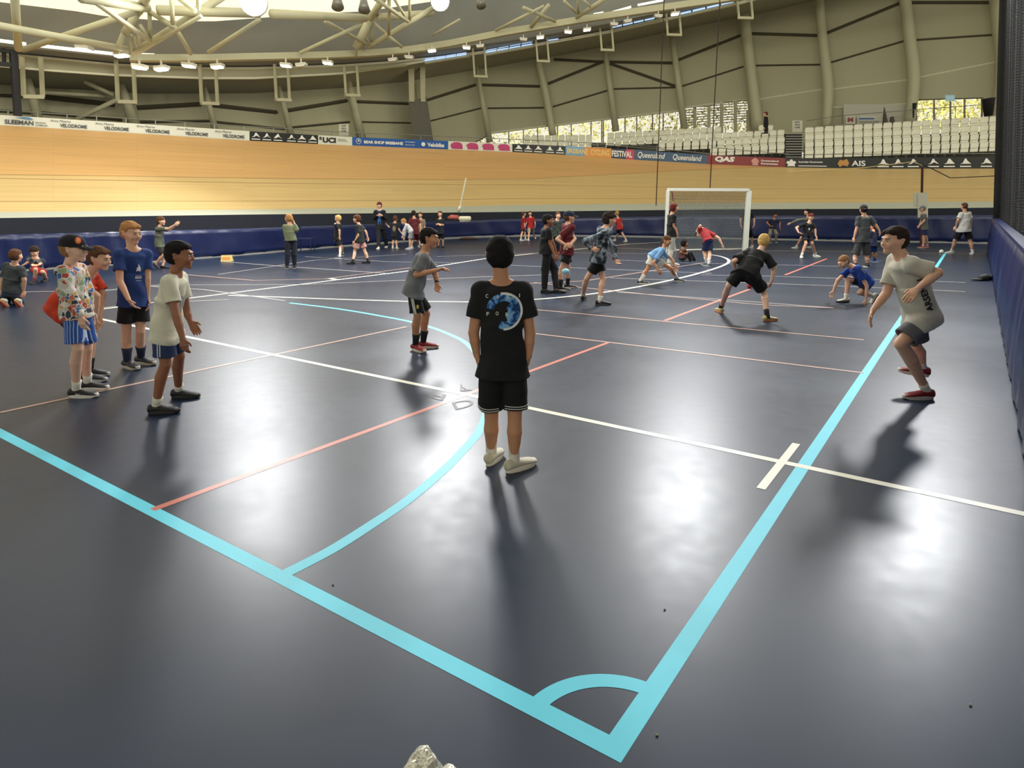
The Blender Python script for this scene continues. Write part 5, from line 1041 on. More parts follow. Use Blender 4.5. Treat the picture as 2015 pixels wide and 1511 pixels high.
def stripe_on(P, target, A, B, outd, w, m, name='side_stripe', n=14, off=.003, label=None):
    A = np.array(A); B = np.array(B); d = _u(B - A); V = [(x, y) for y in np.linspace(0, 1, n) for x in (0, .5, 1)]; Fc = [(i * 3 + j, i * 3 + j + 1, i * 3 + 4 + j, i * 3 + 3 + j) for i in range(n - 1) for j in (0, 1)]
    r = np.cross(d, _u(outd)); return print_on(P, target, (A + B) / 2, r, d, V, Fc, w, float(np.linalg.norm(B - A)), m, name, off, label=label)
CIRC = [(0.5 + .5 * math.cos(a), .5 + .5 * math.sin(a)) for a in np.linspace(0, 2 * math.pi, 25)[:-1]]
# ================================================================ the children, nearest first
BLK = (22, 22, 24); WHT = (224, 222, 206)
def sticker_mat():
    m = bpy.data.materials.new('sticker_print_cloth'); m.use_nodes = True; nt = m.node_tree; b = nt.nodes['Principled BSDF']; L = nt.links; N = nt.nodes.new; b.inputs['Roughness'].default_value = .85
    tc = N('ShaderNodeTexCoord'); nz = N('ShaderNodeTexNoise'); nz.inputs['Scale'].default_value = 22; L.new(tc.outputs['Object'], nz.inputs[0]); mx = N('ShaderNodeMix'); mx.data_type = 'VECTOR'; mx.inputs[0].default_value = .05; L.new(tc.outputs['Object'], mx.inputs[4]); L.new(nz.outputs['Color'], mx.inputs[5])
    v = N('ShaderNodeTexVoronoi'); v.inputs['Scale'].default_value = 24; L.new(mx.outputs[1], v.inputs[0]); sp = N('ShaderNodeSeparateColor'); L.new(v.outputs['Color'], sp.inputs[0])
    cr = N('ShaderNodeValToRGB'); cr.color_ramp.interpolation = 'CONSTANT'; el = cr.color_ramp.elements; cols_ = [(200, 194, 184), (176, 74, 56), (206, 160, 76), (70, 110, 170), (206, 120, 90), (60, 66, 80), (150, 170, 130), (226, 222, 212), (200, 150, 110)]
    el[0].color = srgb(*cols_[0]); el[1].position = .12; el[1].color = srgb(*cols_[1])
    for i, c in enumerate(cols_[2:]): e = el.new(.24 + .11 * i); e.color = srgb(*c)
    L.new(sp.outputs[0], cr.inputs[0]); ve = N('ShaderNodeTexVoronoi'); ve.feature = 'DISTANCE_TO_EDGE'; ve.inputs['Scale'].default_value = 24; L.new(mx.outputs[1], ve.inputs[0]); lt = N('ShaderNodeMath'); lt.operation = 'LESS_THAN'; lt.inputs[1].default_value = .06; L.new(ve.outputs[0], lt.inputs[0])
    m2 = N('ShaderNodeMix'); m2.data_type = 'RGBA'; m2.inputs[7].default_value = srgb(214, 210, 204); L.new(lt.outputs[0], m2.inputs[0]); L.new(cr.outputs[0], m2.inputs[6]); L.new(m2.outputs[2], b.inputs['Base Color']); return m
def camo_mat(name, c0, c1, c2, sc=9):
    m = bpy.data.materials.new(name); m.use_nodes = True; nt = m.node_tree; b = nt.nodes['Principled BSDF']; b.inputs['Roughness'].default_value = .9; tc = nt.nodes.new('ShaderNodeTexCoord'); n = nt.nodes.new('ShaderNodeTexNoise'); n.inputs['Scale'].default_value = sc; n.inputs['Detail'].default_value = 3; n.inputs['Distortion'].default_value = .8; cr = nt.nodes.new('ShaderNodeValToRGB'); cr.color_ramp.interpolation = 'CONSTANT'
    e = cr.color_ramp.elements; e[0].color = srgb(*c0); e[1].position = .45; e[1].color = srgb(*c1); q = e.new(.55); q.color = srgb(*c2); nt.links.new(tc.outputs['Object'], n.inputs[0]); nt.links.new(n.outputs[0], cr.inputs[0]); nt.links.new(cr.outputs[0], b.inputs['Base Color']); return m
def stripe_mat(name, c0, c1):
    m = bpy.data.materials.new(name); m.use_nodes = True; nt = m.node_tree; b = nt.nodes['Principled BSDF']; b.inputs['Roughness'].default_value = .85; tc = nt.nodes.new('ShaderNodeTexCoord'); w = nt.nodes.new('ShaderNodeTexWave'); w.inputs['Scale'].default_value = 14; w.bands_direction = 'X'; cr = nt.nodes.new('ShaderNodeValToRGB'); cr.color_ramp.interpolation = 'CONSTANT'; e = cr.color_ramp.elements; e[0].color = srgb(*c0); e[1].position = .88; e[1].color = srgb(*c1); nt.links.new(tc.outputs['Object'], w.inputs[0]); nt.links.new(w.outputs[0], cr.inputs[0]); nt.links.new(cr.outputs[0], b.inputs['Base Color']); return m
pw = mat('print_white', WHT); 
# -- centre boy, back view
P = person('boy seen from behind at centre, black printed T-shirt, black shorts, cream sneakers', (995, 926), (984, 501), (987, 553), (989, 716), 3,
    armL=((932, 655), (938, 697), (945, 724)), armR=((1043, 655), (1040, 700, -.02), (1036, 730, .05)), legL=((967, 822), (967, 911)), legR=((1013, 822), (1012, 926)), H=1.42, lv=0, hair='black', hairstyle='short', skin='tan',
    shirt=(BLK, 'short'), shorts=((16, 16, 18), .80), sock=((228, 224, 210), .085), shoes=((206, 200, 176), (232, 226, 206), (236, 232, 214)), curl=(1.0, .7), footyaw=(18, 48), hem=.075, sleeve=.62, hyaw=0, palm=((1, .3, 0), None))
r_ = np.array([1., 0, 0]); up_ = P['up']; c0 = P['HC'] + up_ * .30 * P['s']; FB = -P['fw']
def crescent(n, r0, r1, a0, a1, cx=0, off=0.0):
    V = []; 
    for a in np.linspace(a0, a1, n): V += [(.5 + r1 * math.cos(a), .5 + r1 * math.sin(a)), (.5 + off + r0 * math.cos(a), .5 + r0 * math.sin(a))]
    return V, [(2 * i, 2 * i + 1, 2 * i + 3, 2 * i + 2) for i in range(n - 1)]
mglb = camo_mat('globe_print', (30, 66, 120), (72, 132, 196), (128, 178, 222), 26)
def polar_on(P, tgt, c, w, r_in, r_out, a0, a1, m, nm, off, label=None, rings=6, n=30):
    V = []; Fc = []
    for i in range(rings + 1):
        for j in range(n):
            t = i / rings; a = a0 + (a1 - a0) * j / (n - 1); ri = r_in(a) if callable(r_in) else r_in; ro = r_out(a) if callable(r_out) else r_out; r = ri + (ro - ri) * t; V.append((.5 + r * math.cos(a), .5 + r * math.sin(a)))
    for i in range(rings):
        for j in range(n - 1): Fc.append((i * n + j, i * n + j + 1, (i + 1) * n + j + 1, (i + 1) * n + j))
    V = V + [(0, 0), (1, 1)]; return print_on(P, tgt, c, r_, up_, V, Fc, w, w, m, nm, off, label=label)
gc = at(992, 607, P['NB'][1])
polar_on(P, 'shirt', gc, .215, .27, .47, -1.9, 3.0, mglb, 'globe_print', .003, 'blue globe print with dark pieces')
polar_on(P, 'shirt', gc, .215, .44, .50, -1.6, 1.75, pw, 'globe_rim', .004, 'white crescent rim')
polar_on(P, 'shirt', gc, .215, .10, .28, -1.2, .9, mglb, 'globe_piece', .003)
for ch, (u, v) in (('C', (959, 579)), ('A', (980, 579)), ('L', (1001, 579)), ('I', (1022, 578)), ('F', (961, 613)), ('O', (979, 611)), ('R', (998, 613))): text_on(P, 'shirt', ch, at(u, v, P['NB'][1]), r_, up_, .016 if ch != 'I' else .005, .021, pw, .01)
m_hem = mat('hem_white', (214, 212, 204), .8)
for sd, (ln) in ((-1, 0), (1, 0)):
    K, A = P['legs'][sd]; a = P['Hp'][sd]; d = _u(K - a); E_ = a + d * np.linalg.norm(K - a) * .80; s = P['s']
    for k, o_ in enumerate((.012, .026)):
        x = _u(np.cross(d, [0, 1, 0])); y = np.cross(d, x); ring_ = []
        for t in np.linspace(0, 2 * math.pi, 41):
            dr = x * math.cos(t) + y * math.sin(t); ct = E_ - d * (o_ - .010 * math.cos(t) * 0); hit = bvh(P['shorts']).ray_cast(Vector(ct + dr * .2), Vector(-dr), .3); ring_.append(np.array(hit[0]) + dr * .001 if hit[0] else ct + dr * .09)
        ring_ = [p for p in ring_ if (p - (E_)).dot(P['lat'] * sd) > -.055]
        oo = MB().tube(ring_, .0028, 5, cap=True).build('hem_stripe', m_hem, P['shorts'])
# -- boy in light grey T-shirt at right
P = person('boy at right in light grey T-shirt with vertical black lettering and dark red shoes', (1812, 788), (1760, 473), (1774, 503), (1812, 622), -82,
    armL=((1845, 537, -.20), (1806, 568, -.32), (1786, 588, -.36)), armR=((1744, 578, .10), (1718, 610, .05), (1707, 640, .02)), legL=((1772, 676, -.10), (1820, 785)), legR=((1800, 680, .14), (1815, 722, .25)), H=1.48, lv=0, fat=1.12, skin='fair', hair='dark', hairstyle='short',
    shirt=((196, 192, 176), 'short'), shorts=((96, 98, 100), .78), sock=((228, 224, 212), .075), shoes=((124, 30, 34), (206, 200, 186), (160, 50, 50)), curl=(.35, .35), footyaw=(-88, -80), footpitch=(0, -8), hem=.07, hpitch=-2, hyaw=-98, sleeve=.74, palm=((.2, .6, -.7), (.5, -.4, 0)))
cc_ = at(1797, 573, P['NB'][1]); text_on(P, 'shirt', 'ARSENAL', cc_, P['up'], np.cross([0, -1, 0], P['up']), .30, .052, mat('print_black', (28, 28, 30)), .035)
# -- boy in grey T-shirt by the arc
P = person('boy in mid grey T-shirt and bright red sneakers, left of centre boy', (832, 690), (845, 468), (836, 496), (814, 572), 78,
    armL=((857, 540, .10), (860, 557, .04), (860, 572, .02)), armR=((819, 541, -.16), (862, 531, -.22), (881, 525, -.24)), legL=((839, 617, .12), (833, 685)), legR=((822, 621, -.08), (818, 690)), H=1.38, lv=0, skin='tan', hair='black', hairstyle='short', hyaw=98, hpitch=-6,
    shirt=((116, 118, 122), 'short'), shorts=((22, 22, 24), .86), sock=((26, 30, 36), .13), shoes=((150, 34, 34), (226, 216, 196), (190, 60, 50)), curl=(.8, .75), footyaw=(82, 135), hem=.06, sleeve=.80, fat=1.04, palm=(None, (.2, -.2, -1)))
K, A = P['legs'][1]; a = P['Hp'][1]; d = _u(K - a)
for k in range(3): stripe_on(P, 'shorts', a + d * .02 - P['fw'] * (.022 + k * .012), a + d * .24 - P['fw'] * (.015 + k * .012), P['lat'], .007, pw, label='white side stripe')
text_on(P, 'shorts', '10', a + d * .22 + P['fw'] * .07 + [0, 0, .03], _u(P['lat'] * -.5 + P['fw'] * -1 + [.9, 0, 0]), -d, .045, .045, pw, .05); shape_on(P, 'shorts', CIRC, a + d * .14 + P['fw'] * .03, [1, 0, 0], -d, .028, .045, mat('crest_yellow', (206, 190, 90)))
el, wr, ht = P['arms'][-1]; MB().tube([wr - _u(wr - el) * .03, wr - _u(wr - el) * .005], .0245, 14).build('wristband', mat('band_black', (20, 20, 22)), P['root'], True)
# -- white T-shirt boy
P = person('boy in white T-shirt and navy shorts stepping right, nearest of left group', (330, 815), (354, 502), (346, 537), (328, 645), 82,
    armL=((367, 612, .14), (374, 632, .12), (389, 655, .10)), armR=((347, 622, -.17), (359, 664, -.18), (362, 687, -.18)), legL=((353, 700, .16), (353, 783)), legR=((326, 716, -.06), (309, 814)), H=1.34, lv=0, skin='brown', hair='black', hairstyle='short', hyaw=84, hpitch=-3,
    shirt=((224, 220, 196), 'short'), shorts=((40, 56, 92), .76), sock=((230, 226, 210), .075), shoes=((32, 32, 34), (34, 34, 36)), curl=(.25, .5), footyaw=(84, 78), hem=.10, sleeve=.60, fat=1.0, loose=1.05)
K, A = P['legs'][1]; a = P['Hp'][1]; d = _u(K - a)
for k in range(2): stripe_on(P, 'shorts', a + d * .03 - P['fw'] * (.004 + k * .018), a + d * .23 - P['fw'] * (.004 + k * .018), P['lat'], .009, mat('stripe_pale', (196, 200, 206)), label='pale side stripe')
pc_ = (P['NB'] * .5 + P['HC'] * .5) + P['fw'] * .08; shape_on(P, 'shirt', [(0, .2), (.3, 0), (.9, .1), (1, .6), (.7, 1), (.2, .9)], pc_, np.cross(P['up'], P['fw'] + np.array([0, -.7, 0])), P['up'], .10, .15, mat('print_grey', (150, 148, 142)), 'faded_print')
# -- blue T-shirt boy
P = person('boy in royal blue T-shirt with white print and black shorts standing behind the left group', (268, 722), (258, 458), (262, 489), (263, 592), 128,
    armL=((290, 548, .06), (290, 585, .06), (288, 606, .05)), armR=((236, 553, -.17), (252, 587, -.22), (262, 603, -.22)), legL=((276, 652, .02), (279, 716)), legR=((249, 654, -.04), (252, 724)), H=1.45, lv=0, skin='fair', hair='ginger', hairstyle='short', hyaw=112, hpitch=-8,
    shirt=((36, 62, 122), 'short'), shorts=((18, 18, 20), .66), sock=((34, 42, 66), .12), shoes=((40, 42, 46), (196, 190, 172), (90, 92, 96)), curl=(.5, .5), footyaw=(108, 120), hem=.045, sleeve=.62, fat=.95)
fr = P['fw']; px_ = P['lat'] * -1
pr = px_; o1 = P['NB'] * .62 + P['HC'] * .38 + fr * .08 + px_ * .01; shape_on(P, 'shirt', [(.1, 0), (.45, .1), (.9, 0), (.95, .4), (.5, 1), (.45, .6), (.2, .5)], o1 + P['up'] * .02, pr, P['up'], .05, .075, pw, 'bird_emblem')
text_on(P, 'shirt', 'KIDS', o1 - P['up'] * .075, pr, P['up'], .06, .022, pw, .05); 
for k in range(2): text_on(P, 'shirt', 'sports camp', o1 - P['up'] * (.055 if k == 0 else .105), pr, P['up'], .05, .008, pw, .0)
# -- red shirt boy bending
P = person('boy in orange-red football shirt bending forward behind the boy in black cap', (195, 742), (196, 508), (176, 540), (120, 605), 84,
    armL=((202, 578, .12), (196, 622, .08), (190, 642, .06)), armR=((190, 582, -.10), (188, 624, -.08), (184, 645, -.06)), legL=((182, 662, .10), (178, 740)), legR=((176, 664, -.04), (172, 751)), H=1.40, lv=0, skin='fair', hair='brown', hairstyle='short', hyaw=96, hpitch=-10,
    shirt=((206, 64, 36), 'short'), shorts=((20, 20, 22), .7), sock=((24, 26, 30), .10), shoes=((26, 28, 34), (196, 196, 194), (60, 62, 70)), curl=(.4, .4), footyaw=(84, 84), hem=.06, sleeve=.8, mid=(146, 562))
# -- cap and sticker hoodie boy
P = person('boy in black cap, colourful sticker print sweatshirt, blue striped shorts', (162, 784), (146, 489), (138, 519), (152, 616), 84,
    armL=((172, 575, .14), (176, 610, .16), (178, 630, .16)), armR=((138, 576, -.15), (158, 622, -.18), (164, 650, -.18)), legL=((171, 685, .12), (174, 767)), legR=((153, 686, -.08), (152, 782)), H=1.38, lv=0, skin='pale', hair='sandy', hairstyle='short', hyaw=86, hpitch=-4,
    shirt=((200, 190, 180), 'long'), shirt_m=sticker_mat(), shorts=((46, 92, 170), .82), shorts_m=stripe_mat('blue_striped_shorts', (40, 84, 164), (180, 196, 220)), sock=((226, 224, 212), .085), shoes=((28, 28, 30), (222, 220, 212), (220, 220, 214)), curl=(.5, .55), footyaw=(84, 86), hem=.035, cap=((24, 24, 26), 1), loose=1.06)
capo = [c for c in P['root'].children if c.name.startswith('cap')][0]
shape_on(P, capo, CIRC, P['hl'](.05, .06, .07), _u(P['hf'] * .8 - P['hr'] * .5), P['hu'], .042, .052, mat('badge_orange', (226, 96, 50)), 'cap_badge'); shape_on(P, capo, CIRC, P['hl'](.05, .06, .07), _u(P['hf'] * .8 - P['hr'] * .5), P['hu'], .02, .03, mat('badge_yellow', (236, 160, 80)), 'cap_badge', off=.005)
he = P['HC'] - P['up'] * .03; Vb = Vol(P['HC'] - .25, P['HC'] + .25, .007); Vb.ell(he + P['up'] * .03, he - P['up'] * .012, P['lat'], .134, .128, .106, .100, c=.02, k=0, cuts=[(he - P['up'] * .012, -P['up']), (he + P['up'] * .03, P['up'])]); ob = vol_obj('hem_band', Vb, cloth('cream_rib', (216, 208, 190)), P['shirt']); ob.matrix_parent_inverse = Matrix()
for sd in (-1, 1):
    el, wr, ht = P['arms'][sd]; d = _u(wr - el); oo = MB().tube([wr - d * .045, wr - d * .02, wr + d * .008], [.038, .037, .031], 16).build('cuff', cloth('cream_rib', (216, 208, 190)), P['shirt'], True)
K, A = P['legs'][1]
SW = [(0, .45), (.12, .2), (.3, .12), (1, .75), (.38, .42), (.2, .42), (.08, .7)]
shs = [c for c in P['root'].children if c.name.startswith('shoe')]
for c_, sd in zip(shs, (-1, 1)): 
    if sd == 1: shape_on(P, c_, SW, P['legs'][sd][1] + np.array([.05, -.03, -.035]), [1, -.1, 0], [0, 0, 1], .075, .035, pw, 'swoosh_mark', off=.002)

# ---------------------------------------------------------------- middle distance
P = person('blond boy in loose black T-shirt crouched forward with legs wide, seen from behind', (1470, 628), (1503, 475, .34), (1494, 495, .26), (1468, 538), 20,
    armL=((1444, 514, .12), (1446, 527, .25), (1450, 536, .30)), armR=((1524, 528, .12), (1519, 550, .10), (1515, 563, .10)), legL=((1434, 562, .1), (1418, 615)), legR=((1503, 573, .05), (1509, 632)), H=1.40, lv=1, skin='pale', hair='blond', hairstyle='short', hyaw=20, hpitch=-5,
    shirt=(BLK, 'short'), shorts=((18, 18, 20), .82), sock=((26, 26, 28), .09), shoes=((196, 184, 130), (214, 140, 90)), curl=(.6, .5), footyaw=(-5, 70), hem=.06, sleeve=.85, fat=1.05, loose=1.12)
P = person('boy in bright blue T-shirt squatting with one hand and knee on the floor, facing left', (1668, 596), (1660, 515), (1677, 524), (1706, 556), -100,
    armL=((1706, 564, -.16), (1704, 590, -.16), (1703, 602, -.18)), armR=((1648, 552, .1), (1640, 573, .1), (1635, 586, .08)), legL=((1691, 576, -.06), (1718, 582, .02)), legR=((1668, 548, .1), (1664, 595)), H=1.30, lv=1, skin='fair', hair='sandy', hairstyle='buzz', hyaw=-100, hpitch=-30,
    shirt=((30, 66, 150), 'short'), shorts=((24, 28, 42), .7), sock=((222, 220, 208), .08), shoes=((190, 186, 166), (60, 56, 54)), curl=(.3, .3), footyaw=(-90, -92), hem=.04, sleeve=.6, footpitch=(60, 0))
for k in range(3): stripe_on(P, 'shirt', P['S'][-1] + P['up'] * -.01 + P['fw'] * (-.03 + .018 * k), P['S'][-1] - P['up'] * .12 + P['fw'] * (-.03 + .018 * k), _u(-P['lat'] + [0, -.6, .4]), .007, mat('stripe_yellow', (200, 190, 130)), 'shoulder_stripe')
P = person('boy in grey and black tie-dye sweatshirt and black shorts, facing right', (1168, 598), (1200, 432), (1192, 447), (1178, 505), 62,
    armL=((1207, 488, .08), (1210, 510, .0), (1217, 522, -.02)), armR=((1152, 474, -.10), (1164, 490, -.2), (1172, 492, -.22)), legL=((1187, 550, .0), (1180, 600)), legR=((1155, 548, .05), (1147, 591)), H=1.48, lv=1, skin='fair', hair='dark', hairstyle='mop', hyaw=88,
    shirt=((130, 140, 150), 'long'), shirt_m=camo_mat('tie_dye_cloth', (34, 38, 46), (96, 106, 118), (140, 152, 166), 11), shorts=((16, 16, 18), .66), sock=((226, 222, 210), .06), shoes=((32, 30, 30), (70, 66, 62)), curl=(.8, .8), footyaw=(95, 15), hem=.10, loose=1.04)
P = person('boy in navy cap and maroon football shirt with folded arms, beside boy all in black', (1113, 570), (1121, 427), (1118, 440), (1116, 492), 60,
    armL=((1131, 470, -.05), (1120, 484, -.2), (1113, 486, -.22)), armR=((1096, 471, -.1), (1112, 481, -.22), (1121, 484, -.24)), legL=((1118, 528), (1117, 567)), legR=((1105, 529), (1103, 572)), H=1.50, lv=1, skin='fair', hair='brown', hairstyle='short', cap=((24, 34, 56), 1), hyaw=85,
    shirt=((96, 28, 34), 'short'), shorts=((20, 20, 22), .66), sock=((26, 26, 30), .12), shoes=((30, 30, 34), (196, 180, 170)), footyaw=(85, 85), hem=.08, loose=1.06)
text_on(P, 'shirt', 'ANZ', P['NB'] * .62 + P['HC'] * .38 + P['fw'] * .1, -P['lat'] + [.5, 0, 0], P['up'], .09, .045, pw, .04)
stripe_on(P, 'shirt', P['NB'] + P['lat'] * .06 - P['up'] * .03, P['HC'] + P['lat'] * .05, _u(P['fw'] + [0, -1, 0]), .006, pw, 'piping')
P = person('boy dressed all in black with long trousers standing left of the maroon shirt boy', (1088, 576), (1079, 434), (1075, 448), (1074, 492), 72,
    armL=((1088, 478, .1), (1094, 495, .1), (1096, 505, .1)), armR=((1082, 478, -.12), (1091, 501, -.12), (1094, 512, -.12)), legL=((1090, 528, .08), (1095, 577)), legR=((1073, 529, -.04), (1071, 577)), H=1.42, lv=1, skin='brown', hair='black', hairstyle='short', hyaw=95,
    shirt=((18, 18, 20), 'short'), shorts=((16, 16, 18), 2), shoes=((20, 20, 22), (30, 30, 32)), footyaw=(85, 85), hem=.07, loose=1.05)
P = person('boy in pale blue T-shirt crouching near the curved white line', (1300, 558), (1312, 474), (1307, 490), (1282, 507), 100,
    armL=((1322, 510, .08), (1328, 523, .02), (1331, 533, .0)), armR=((1286, 517, -.22), (1294, 530, -.25), (1300, 540, -.26)), legL=((1320, 528, .1), (1332, 554)), legR=((1274, 530, -.08), (1260, 559)), H=1.36, lv=1, skin='tan', hair='brown', hairstyle='buzz', hyaw=130, hpitch=-22,
    shirt=((112, 158, 204), 'short'), shorts=((216, 214, 200), .6), sock=((224, 222, 212), .15), shoes=((26, 26, 28), (220, 218, 210)), curl=(.4, .4), footyaw=(110, 100), hem=.02, sleeve=.75)
P = person('person in black T-shirt and light grey track pants standing by the left goal post', (1316, 524), (1327, 409), (1322, 421), (1322, 462), 80,
    armL=((1327, 444, .08), (1332, 458, .05), (1330, 466, .05)), armR=((1325, 443, -.12), (1331, 457, -.1), (1328, 466, -.1)), legL=((1325, 493, .05), (1323, 523)), legR=((1320, 493, -.04), (1316, 526)), H=1.56, lv=2, skin='tan', hair='red', hairstyle='long', hyaw=85, shirt=((20, 20, 22), 'short'), shorts=((170, 170, 162), 2), shoes=((220, 218, 206), (220, 218, 206)), footyaw=(85, 200), hem=.04)
P = person('child sitting on the floor in dark trousers and brown top beside grey track pants', (1347, 514), (1347, 479), (1344, 488), (1342, 508), 80,
    armL=((1352, 494, .05), (1355, 503, .0), (1358, 507, .0)), armR=((1340, 496, -.1), (1349, 499, -.15), (1354, 500, -.15)), legL=((1358, 498, .1), (1368, 512, .1)), legR=((1354, 499, -.1), (1360, 513, -.1)), H=1.3, lv=2, skin='brown', hair='black', hairstyle='long', shirt=((84, 56, 50), 'short'), shorts=((24, 24, 28), 2), shoes=((30, 30, 32), (120, 118, 116)), hem=.0)
P = person('boy in red shirt and navy shorts bent right over in front of the goal', (1391, 522), (1376, 459, .35), (1382, 450, .28), (1394, 475), -40,
    armL=((1378, 444, .1), (1372, 452, .3), (1371, 462, .35)), armR=((1414, 468, .1), (1421, 481, .05), (1425, 489, .05)), legL=((1386, 497, .05), (1390, 522)), legR=((1396, 497, -.02), (1394, 524)), H=1.38, lv=2, skin='pale', hair='brown', shirt=((150, 40, 42), 'short'), shorts=((26, 36, 76), .8), sock=((196, 196, 196), .16), shoes=((60, 80, 90), (200, 200, 196)), hyaw=-40, hpitch=-60, hem=.02, fat=1.08)
P = person('boy in grey T-shirt, dark grey shorts and backwards cap seen from behind at right', (1696, 526), (1699, 412), (1701, 425), (1698, 472), 2,
    armL=((1686, 449), (1681, 466), (1679, 476)), armR=((1723, 443), (1730, 453), (1733, 461)), legL=((1682, 506), (1683, 527)), legR=((1706, 506), (1706, 526)), H=1.58, lv=1, fat=1.05, skin='fair', hair='dark', cap=((30, 28, 28), -1), shirt=((74, 78, 80), 'short'), shorts=((58, 60, 60), .86), sock=((40, 40, 44), .08), shoes=((40, 40, 44), (200, 200, 196)), hem=.05, sleeve=.75)
P = person('boy in navy shirt and blue shoes half hidden behind the backwards cap boy', (1722, 517), (1719, 447, .2), (1718, 456, .1), (1717, 480), -40,
    armL=None, armR=None, legL=((1713, 498, .1), (1708, 515)), legR=((1722, 497), (1721, 516)), H=1.3, lv=2, skin='tan', hair='dark', shirt=((26, 34, 60), 'short'), shorts=((30, 60, 120), .8), sock=((24, 24, 28), .12), shoes=((40, 80, 160), (206, 210, 214)), footyaw=(100, 100))
P = person('boy in black football kit crouching with white sneakers, facing the camera', (1592, 507), (1596, 427), (1592, 438), (1587, 463), 185,
    armL=((1604, 452, -.05), (1605, 464, -.1), (1608, 472, -.12)), armR=((1567, 448, -.05), (1571, 457, -.15), (1577, 461, -.2)), legL=((1598, 479, -.1), (1604, 506)), legR=((1586, 479, -.15), (1577, 508)), H=1.46, lv=1, skin='fair', hair='red', hpitch=-20, shirt=((20, 22, 28), 'short'), shorts=((20, 24, 32), .7), sock=((216, 216, 206), .07), shoes=((214, 216, 210), (214, 216, 210)), footyaw=(150, 205), hem=.02)
text_on(P, 'shirt', '8', P['NB'] * .5 + P['HC'] * .5 - P['fw'] * 0, [1, 0, 0], P['up'], .04, .07, pw, .05)
P = person('boy in olive top flinging an arm left behind the black football kit boy', (1590, 490), (1588, 417), (1590, 427), (1592, 452), -80,
    armL=((1572, 432, -.1), (1556, 439, -.1), (1547, 444, -.1)), armR=None, legL=((1576, 468, 0), (1567, 489)), legR=((1598, 470, .1), (1597, 488)), H=1.4, lv=2, skin='fair', hair='black', shirt=((120, 124, 108), 'long'), shorts=((30, 30, 34), .7), sock=((220, 220, 210), .06), shoes=((190, 190, 186), (200, 200, 196)))
P = person('boy in navy T-shirt and khaki trousers crouching right of the goal', (1524, 478), (1526, 423), (1523, 431), (1520, 450), 178,
    armL=((1535, 438), (1534, 447, -.1), (1537, 453, -.1)), armR=((1509, 438), (1516, 445, -.15), (1521, 447, -.2)), legL=((1528, 460, -.1), (1526, 478)), legR=((1515, 461, -.1), (1515, 478)), H=1.4, lv=2, skin='brown', hair='black', hpitch=-15, shirt=((24, 30, 52), 'short'), shorts=((128, 118, 100), 2), shoes=((34, 34, 38), (180, 180, 176)), hem=.0)
P = person('boy in black T-shirt standing with his back turned at the right goal post', (1472, 490), (1470, 406), (1470, 416), (1470, 448), 5,
    armL=((1457, 432), (1458, 444), (1460, 450)), armR=((1484, 432), (1484, 443), (1481, 450)), legL=((1464, 468), (1464, 489)), legR=((1479, 468), (1480, 488)), H=1.52, lv=2, skin='fair', hair='dark', shirt=((18, 18, 20), 'short'), shorts=((18, 18, 20), .8), sock=((216, 214, 206), .06), shoes=((214, 212, 204), (214, 212, 204)))
P = person('boy in white T-shirt and black shorts with legs apart at far right, seen from behind', (1893, 501), (1897, 406), (1899, 417), (1897, 449), -15,
    armL=((1885, 433), (1881, 445, .1), (1878, 452, .1)), armR=((1910, 433), (1911, 445, .1), (1909, 452, .1)), legL=((1879, 473), (1872, 499)), legR=((1909, 474), (1913, 501)), H=1.62, lv=2, fat=1.15, skin='fair', hair='brown', hairstyle='buzz', shirt=((212, 210, 204), 'short'), shorts=((20, 20, 24), .8), sock=((220, 220, 214), .07), shoes=((214, 214, 212), (214, 214, 212)), footyaw=(-80, 20))
P = person('child in cap, grey T-shirt and navy shorts with red shoes beside the paper covered post', (1819, 488), (1815, 411), (1817, 420), (1819, 446), -75,
    armL=((1819, 434, -.15), (1810, 443, -.15), (1807, 448, -.15)), armR=((1813, 435, .1), (1809, 443, .1), (1807, 448, .1)), legL=((1817, 466, -.05), (1816, 488)), legR=((1822, 466, .05), (1824, 487)), H=1.4, lv=2, skin='fair', hair='sandy', cap=((110, 116, 124), 1), shirt=((100, 102, 100), 'short'), shorts=((30, 44, 92), .8), sock=((220, 216, 210), .05), shoes=((170, 40, 44), (200, 190, 186)), loose=1.05)
# ---------------------------------------------------------------- by the far barrier
G8 = 'children by the far barrier'
P = person('girl with ponytail in sage green long sleeved top, hand raised to her ear', (572, 529), (568, 430), (570, 441), (572, 471), -30,
    armL=((562, 459), (563, 472), (563, 480)), armR=((584, 452, .0), (579, 439, .05), (577, 431, .08)), legL=((566, 500), (565, 529)), legR=((579, 500), (580, 528)), H=1.42, lv=1, skin='fair', hair='ginger', hairstyle='ponytail', shirt=((112, 120, 92), 'long'), shorts=((34, 38, 48), 2), shoes=((40, 42, 46), (196, 190, 180)), loose=.95, hem=.03, hyaw=-60)
P = person('blond boy in black football shirt with white shoulders standing near the blue chair', (670, 507), (665, 430), (665, 439), (664, 466), -70,
    armL=((668, 454, -.1), (668, 466, -.1), (668, 473, -.1)), armR=((660, 454, .1), (659, 466, .1), (660, 471, .1)), legL=((669, 487, -.05), (669, 509)), legR=((671, 484, .1), (674, 504)), H=1.34, lv=2, skin='fair', hair='blond', shirt=((22, 22, 28), 'short'), shorts=((22, 24, 30), .8), sock=((214, 214, 210), .06), shoes=((50, 60, 84), (220, 220, 220)), footyaw=(-90, -80))
for sd in (-1, 1): stripe_on(P, 'shirt', P['NB'] + P['lat'] * sd * .05, P['S'][sd] + P['lat'] * sd * .03, [0, -.3, 1], .03, pw, 'shoulder_panel')
